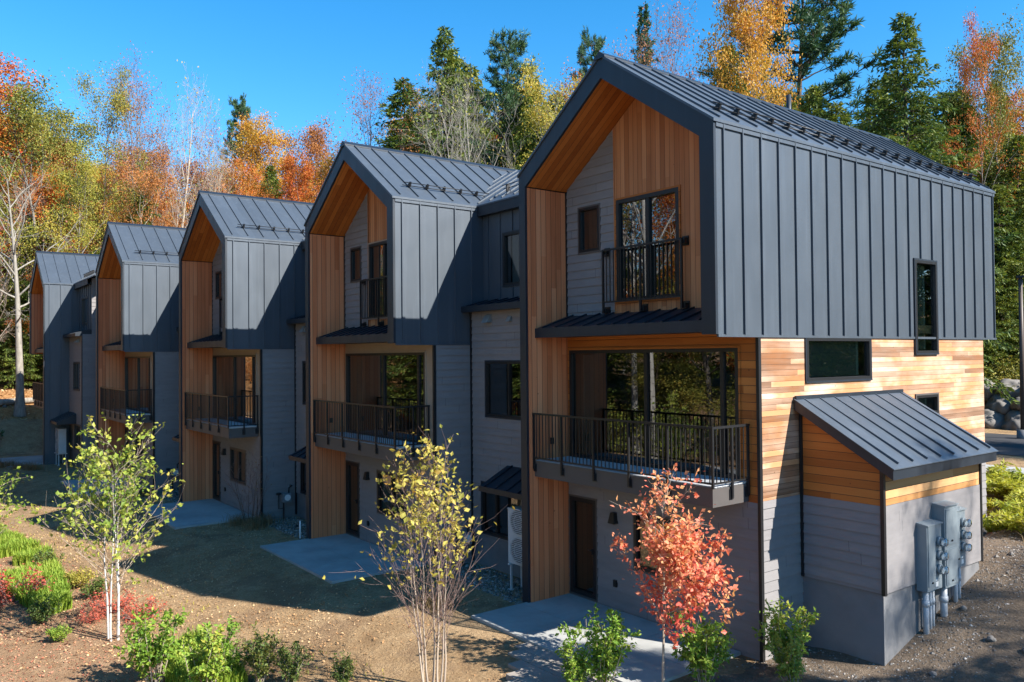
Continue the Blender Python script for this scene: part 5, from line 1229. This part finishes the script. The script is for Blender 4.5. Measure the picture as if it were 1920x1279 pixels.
def stuff(name, me, m, label=None, cat=None):
    me.materials.append(m); o = bpy.data.objects.new(name, me); C.objects.link(o); o['kind'] = 'stuff'
    if label: o['label'] = label; o['category'] = cat
    return o
GA = [(-20, -8.3), (-13.2, -7.0), (-10.2, -7.15), (-7.2, -7.4), (-6.9, -8.0), (-9.0, -8.4), (-12, -8.6)]
pa = scatter(GA, 26000); dn = bumps(pa[:, 0] * 3, pa[:, 1] * 3); pa = pa[dn > -.25]
stuff('grass', blades('grass', pa, .36, .016, rs), LF['grass'], 'bright green grass strip growing in the left planting bed', 'grass')
pb = scatter([(-3.3, -5.7), (-1.9, -5.6), (-.4, -5.75), (-.3, -6.5), (-1.2, -6.9), (-2.6, -6.5)], 4200)
stuff('grass', blades('grass', pb, .32, .011, rs), LF['grass'], 'bright green grass growing between the two green shrubs', 'grass')
def tufts(cs, n_, r, h):
    P = []
    for x, y in cs:
        q = rs.normal(size=(n_, 2)) * r + [x, y]; P.append(np.stack([q[:, 0], q[:, 1], ground(q[:, 0], q[:, 1])], 1))
    return np.concatenate(P)
stuff('dry_grass', blades('dry_grass', tufts([(-12.0, -1.9), (-11.2, -1.7), (-11.6, -1.3), (-20.6, -3.3), (-19.9, -2.9), (-33.4, -6.0), (-32.2, -5.5), (-31.3, -5.2), (-35.0, -6.6), (-.9, -1.6), (7.6, 7.3), (7.9, 6.6), (8.2, 7.9)], 260, .22, .4), .42, .006, rs, 1.0), LF['straw'], 'dry straw coloured grass tufts along the building edge', 'dry grass')
sp = np.concatenate([scatter([(-9, -5.6), (3.5, -3.2), (2.6, -5.2), (-3, -6.6)], 350), scatter([(-24, -8), (-10, -5), (-9, -6.6), (-20, -8.2)], 300)])
stuff('weeds', blades('weeds', sp, .10, .008, rs, 1.2), LF['yellow'], 'sparse yellowing weeds poking through the bare dirt', 'weeds')
# ferns
def fern_mesh(seed):
    r = np.random.RandomState(seed); tw = Tw(); cc = []; al = []
    for i in range(15):
        a = 6.28 * i / 15 + r.uniform(-.3, .3); ln = r.uniform(.6, 1.0); t_ = np.linspace(0, 1, 9); lift = r.uniform(.55, 1.0)
        p = np.stack([np.cos(a) * ln * t_ * .8, np.sin(a) * ln * t_ * .8, ln * lift * (1.5 * t_ - .95 * t_ ** 2)], 1); tw.add(p, np.linspace(.006, .002, 9), 3)
        for u in np.linspace(.15, 1, 26):
            q, e = at(p, min(u, .999)); s_ = np.cross(e, [0, 0, 1.]); 
            for sg in (-1, 1): cc.append(np.r_[q, (s_ * sg + e * .35 + [0, 0, -.1]) , .20 * math.sin(math.pi * min(1, .15 + .85 * (1.02 - u)) * .62 + .1)])
    cc = np.array(cc); me = leaf_mesh('fronds', cc[:, :3], 1.0, r, .28, 1.6, along=cc[:, 3:6], fold=.05, sizevar=0)
    v = np.empty(len(me.vertices) * 3, np.float32); me.vertices.foreach_get('co', v); v = v.reshape(-1, 4, 3); b0 = cc[:, None, :3]; v = b0 + (v - b0) * cc[:, None, 6:7]
    me.vertices.foreach_set('co', v.astype(np.float32).ravel()); me.update(); return tw.mesh('stem'), me
FM = [fern_mesh(i) for i in range(2)]; rf_ = random.Random(6)
for i in range(34):
    y = 8.9 + (i // 5) * .95 + rf_.uniform(-.3, .3); x = 6.9 - (y - 8.9) * .42 + (i % 5) * .62 - 1.25 + rf_.uniform(-.2, .2)
    if x < 5.5 and y < 11: x += 1.4
    put('fern', 'yellow green fern in the bed behind the lean-to', 'fern', FM[i % 2], (BK['tan'], LF['fern']), (x, y), rf_.uniform(0, 6), rf_.uniform(.8, 1.2), 'ferns in the bed behind the lean-to', ('stem', 'fronds'))

# ------------------------------------------------------------------ litter and gravel
def litter(name, pts, size, m, label):
    me = leaf_mesh(name, pts + np.array([0, 0, .012]), size, rs, .62, 2.2, fold=.25); stuff(name, me, m, label, 'leaves')
Y = [(-43, -14), (-43, -4.6), (-33, -4.8), (-26, -4.6), (-17.4, -2.2), (-8.7, -1.0), (0, .2), (5, -.2), (9, 1.5), (9, -8), (2, -9.5)]
pl = scatter(Y, 52000); s = pl[:, 1] - np.where(pl[:, 0] < 0, .13 * pl[:, 0], 0)
pl = pl[(bumps(pl[:, 0] * 2.3, pl[:, 1] * 2.3) + .6 * bumps(pl[:, 1] * 5, pl[:, 0] * 5) + rs.uniform(-.35, .35, len(pl)) > -.05) & ~((s > -1.5) & (np.mod(-pl[:, 0], 8.71) > 3.9) & (rs.uniform(size=len(pl)) > .04))]
litter('fallen_leaves', pl, .050, LF['litter'], 'dry tan leaves scattered over the bare dirt yard')
pr = scatter([(-22, -9.5), (-22, -7.6), (-8, -6.3), (-3.5, -5.9), (-1.0, -6.4), (1.4, -5.2), (1.5, -8), (-6, -10.5)], 7000)
litter('fallen_leaves', pr, .048, LF['litterr'], 'reddish dry leaves covering the mulch of the left bed')
pw = scatter([(-75, -12), (-75, 12), (-44, 12), (-42.5, -8)], 9000); litter('fallen_leaves', pw, .17, LF['litter'], 'brown leaf litter on the wooded slope at left')
def stones(name, pts, size, m, label):
    k = len(pts); base = np.array([[1, 0, 0], [-1, 0, 0], [0, 1, 0], [0, -1, 0], [0, 0, .7], [0, 0, -.5]], float); F = np.array([[0, 2, 4], [2, 1, 4], [1, 3, 4], [3, 0, 4], [2, 0, 5], [1, 2, 5], [3, 1, 5], [0, 3, 5]])
    sz = size * rs.lognormal(0, .45, (k, 1, 1)); a = rs.uniform(0, 6.28, k); ca, sa = np.cos(a), np.sin(a)
    V = base[None] * rs.uniform(.55, 1.25, (k, 6, 1)); x = V[..., 0] * ca[:, None] - V[..., 1] * sa[:, None]; y = V[..., 0] * sa[:, None] + V[..., 1] * ca[:, None]
    V = np.stack([x, y, V[..., 2]], -1) * sz + pts[:, None]; me = bpy.data.meshes.new(name)
    fast_mesh(me, V.reshape(-1, 3), (F[None] + np.arange(k)[:, None, None] * 6).reshape(-1, 3)); stuff(name, me, m, label, 'gravel')
def m_stone():
    m, t = mat('crushed_stone'); n = N(t); ri = n.n('NewGeometry').outputs['Random Per Island']
    n.out(n.ramp(ri, [(0, (.06, .055, .05)), (.5, (.15, .135, .12)), (.85, (.26, .235, .21)), (1, (.42, .39, .35))]), .9, None, .2); return m
M_st = m_stone()
gp = [scatter([(ux - 3.45, uy - .15), (ux - .05, uy - .15), (ux - .05, uy + 1.1), (ux - 3.45, uy + 1.1)], 2600) for ux, uy in UN[:4]]
stones('gravel', np.concatenate(gp), .022, M_st, 'grey crushed stone strips between the townhouse fins')
ga = np.concatenate([scatter([(5.0, .6), (6.9, 1.6), (7.7, 2.6), (7.6, 7.5), (6.7, 7.5), (6.7, 2.35), (5.2, 2.3)], 3200), scatter([(6.6, 5.5), (9.5, 5.5), (9.5, 8.4), (5.6, 8.6)], 2600), scatter([(7, 1), (11, 1), (11, 9), (7, 9)], 2600)])
stones('gravel', ga, .013, M_st, 'loose crushed stone around the lean-to and beside the drive')
for i in range(9):
    x, y = rb.uniform(6.85, 8.6), rb.uniform(1.0, 7.4); s = rb.uniform(.04, .085)
    o = bpy.data.objects.new('rock', BM[i % 4]); C.objects.link(o); o.location = (x, y, gz(x, y) + .2 * s); o.scale = (s, s, s); o.rotation_euler = (0, 0, rb.uniform(0, 6)); tag(o, 'small loose rock on the gravel near the lean-to', 'rock', 'loose rocks near the lean-to')
gc = scatter([(-9, -5.2), (4.6, -2.0), (5.2, -.2), (9, 1), (8, -6), (-3, -8)], 9000); stones('soil_clods', gc, .012, M_soil, 'small clods of bare dirt on the yard surface')

# ------------------------------------------------------------------ equipment
def heat_pump(x, y, label):
    e = empty('heat_pump', (x, y, gz(x, y))); tag(e, label, 'heat pump'); z0, z1, w_, d = .60, 1.80, .92, .34
    b = MB(); b.box(0, w_, 0, d, z0, z1); cab = b.build('cabinet', M_hp, e, .02)
    b = MB(); b.box(-.006, w_ + .006, -.006, d + .006, z1 - .004, z1 + .03); b.build('lid', M_hp, e, .01)
    for zc in (z0 + .33, z0 + .96):
        g = MB(); g.lathe([(.27, 0), (.27, .012)], (.40, -.003, zc), (0, -1, 0), 28); f = g.build('fan_shadow_disc', m_plain('fan_shadow_grey', (.10, .11, .12), .6) if 'fan_shadow_grey' not in MATS else MATS['fan_shadow_grey'], e)  # flat dark disc; the shade of the fan opening is in its colour
        g = MB()
        for k in range(14):
            zz = zc - .27 + k * .0415; hw = math.sqrt(max(.0, .285 ** 2 - (zz - zc) ** 2)); g.box(.40 - hw, .40 + hw, -.03, -.018, zz - .007, zz + .007)
        for r_ in (.29, .15):
            pts = [(.40 + math.cos(t * .2618) * r_, -.024, zc + math.sin(t * .2618) * r_) for t in range(25)]; g.tube(pts, .008, 5, False)
        g.build('fan_grille', M_hp, e)
    for x_ in (.08, w_ - .08):
        g = MB()
        for yy in (.02, d - .02): g.box(x_ - .02, x_ + .02, yy - .02, yy + .02, .0, z0 - .041)
        g.box(x_ - .06, x_ + .06, -.05, .06, -.02, .012); g.box(x_ - .025, x_ + .025, -.06, d + .06, z0 - .04, z0 - .001); g.build('stand', M_hp, e)
heat_pump(-1.05, .42, 'white two fan heat pump on a stand left of the nearest cedar fin')
heat_pump(-33.0, -4.02, 'white heat pump on a stand beside the farthest townhouse')
def gas_meter(x, y, label):
    e = empty('gas_meter', (x, y, gz(x, y))); tag(e, label, 'meter'); e.rotation_euler = (0, 0, 0)
    b = MB(); b.box(.10, .32, -.13, .13, .55, .83); b.build('meter_case', M_galv, e, .03)
    b = MB(); b.lathe([(.10, 0), (.10, .02)], (.321, 0, .70), (1, 0, 0), 20); b.build('dial', M_white, e)
    b = MB(); b.tube([(.2, -.09, -.05), (.2, -.09, .50), (.2, -.09, .56)], .022, 8); b.tube([(.2, .09, .82), (.2, .09, 1.0), (.2, .20, 1.05), (.0, .20, 1.05)], .022, 8); b.tube([(.2, -.09, .35), (.2, -.25, .35), (.2, -.25, .8)], .018, 8); b.build('pipe', M_black, e)
    b = MB(); b.lathe([(.055, 0), (.09, .02), (.09, .05), (.05, .07)], (.2, -.25, .8), (0, 0, 1), 14); b.build('regulator', M_black, e)
for (ux, uy), lab in zip(UN[1:4], ('small grey gas meter on the side wall behind the yellow birch', 'small grey gas meter on the side wall of the middle townhouse', 'small grey gas meter on the side wall of the fourth townhouse')):
    gas_meter(ux + GW - .02, uy + 1.9, lab)
b = MB(); b.tube([(-8.95, -1.2, -.2), (-8.95, -1.2, .45)], .022, 10); o = tag(b.build('standpipe', M_white), 'short white pipe standing by the fin of the second townhouse', 'pipe')
# electrical equipment on the lean-to (its front face is x = 6.71)
X0 = 6.712
def meter_parts(e, y, z, d):
    b = MB(); b.lathe([(.085, 0), (.085, .05), (.078, .055)], (d, y, z), (1, 0, 0), 18); m_ = b.build('meter_socket', M_galv, e)
    b = MB(); b.lathe([(.072, .0), (.072, .08), (.06, .10), (.0, .105)], (d + .05, y, z), (1, 0, 0), 18); b.build('meter_glass', M_dome, m_)
    b = MB(); b.lathe([(.06, 0), (.06, .03)], (d + .056, y, z), (1, 0, 0), 18); b.build('meter_face', M_white, m_)
def cabinet(label, y0, y1, z0, z1, d, meters=None, lids=(), conduits=()):
    e = empty('electrical_cabinet', (X0, y0, 0)); tag(e, label, 'electrical cabinet'); wy = y1 - y0
    b = MB(); b.box(0, d, 0, wy, z0, z1); b.build('cabinet_body', M_galv, e, .006)
    b = MB(); b.hexa([(-.0, -.015, z1 + .002), (d + .03, -.015, z1 + .002), (d + .03, wy + .015, z1 + .002), (-.0, wy + .015, z1 + .002), (0, -.015, z1 + .05), (d + .03, -.015, z1 + .02), (d + .03, wy + .015, z1 + .02), (0, wy + .015, z1 + .05)]); b.build('lid', M_galv, e)
    for (a, c_, za, zb_) in lids:
        b = MB(); b.box(d + .001, d + .014, a, c_, za, zb_); b.build('cover_panel', M_galv, e, .004)
        b = MB(); b.box(d + .015, d + .03, (a + c_) / 2 - .02, (a + c_) / 2 + .02, za + .05, za + .075); b.build('latch', M_black, e)
    b = MB(); b.box(d + .001, d + .004, wy * .55, wy * .55 + .09, z0 + .05, z0 + .13); b.box(d + .001, d + .004, wy * .55, wy * .55 + .07, z0 + .15, z0 + .18); b.build('label_sticker', M_white, e)
    if meters:
        for z in meters[1]: meter_parts(e, meters[0], z, d + .001)
    for yy, r_ in conduits:
        zg = gz(X0 + d / 2, y0 + yy); b = MB(); b.tube([(d * .5, yy, zg - .2), (d * .5, yy, z0 + .02)], r_, 10); b.lathe([(r_ * 1.25, 0), (r_ * 1.25, .10)], (d * .5, yy, z0 - .28), (0, 0, 1), 10); b.build('conduit', M_pvc, e)
cabinet('left grey electrical cabinet with three round meters on the lean-to', 3.40, 3.92, 1.08, 2.20, .19, (.40, (1.42, 1.66, 1.90)), [(.03, .27, 1.16, 2.22)], [(.12, .05), (.27, .03), (.37, .03)])
cabinet('tallest grey electrical cabinet in the middle of the lean-to front', 3.98, 4.46, 1.05, 2.47, .22, None, [(.03, .45, 1.8, 2.42), (.03, .45, 1.1, 1.72)], [(.16, .06)])
cabinet('right grey electrical cabinet with three round meters on the lean-to', 4.52, 4.90, 1.30, 2.32, .16, (.25, (1.66, 1.88, 2.10)), [(.02, .15, 1.4, 2.4)], [(.14, .04), (.28, .03)])
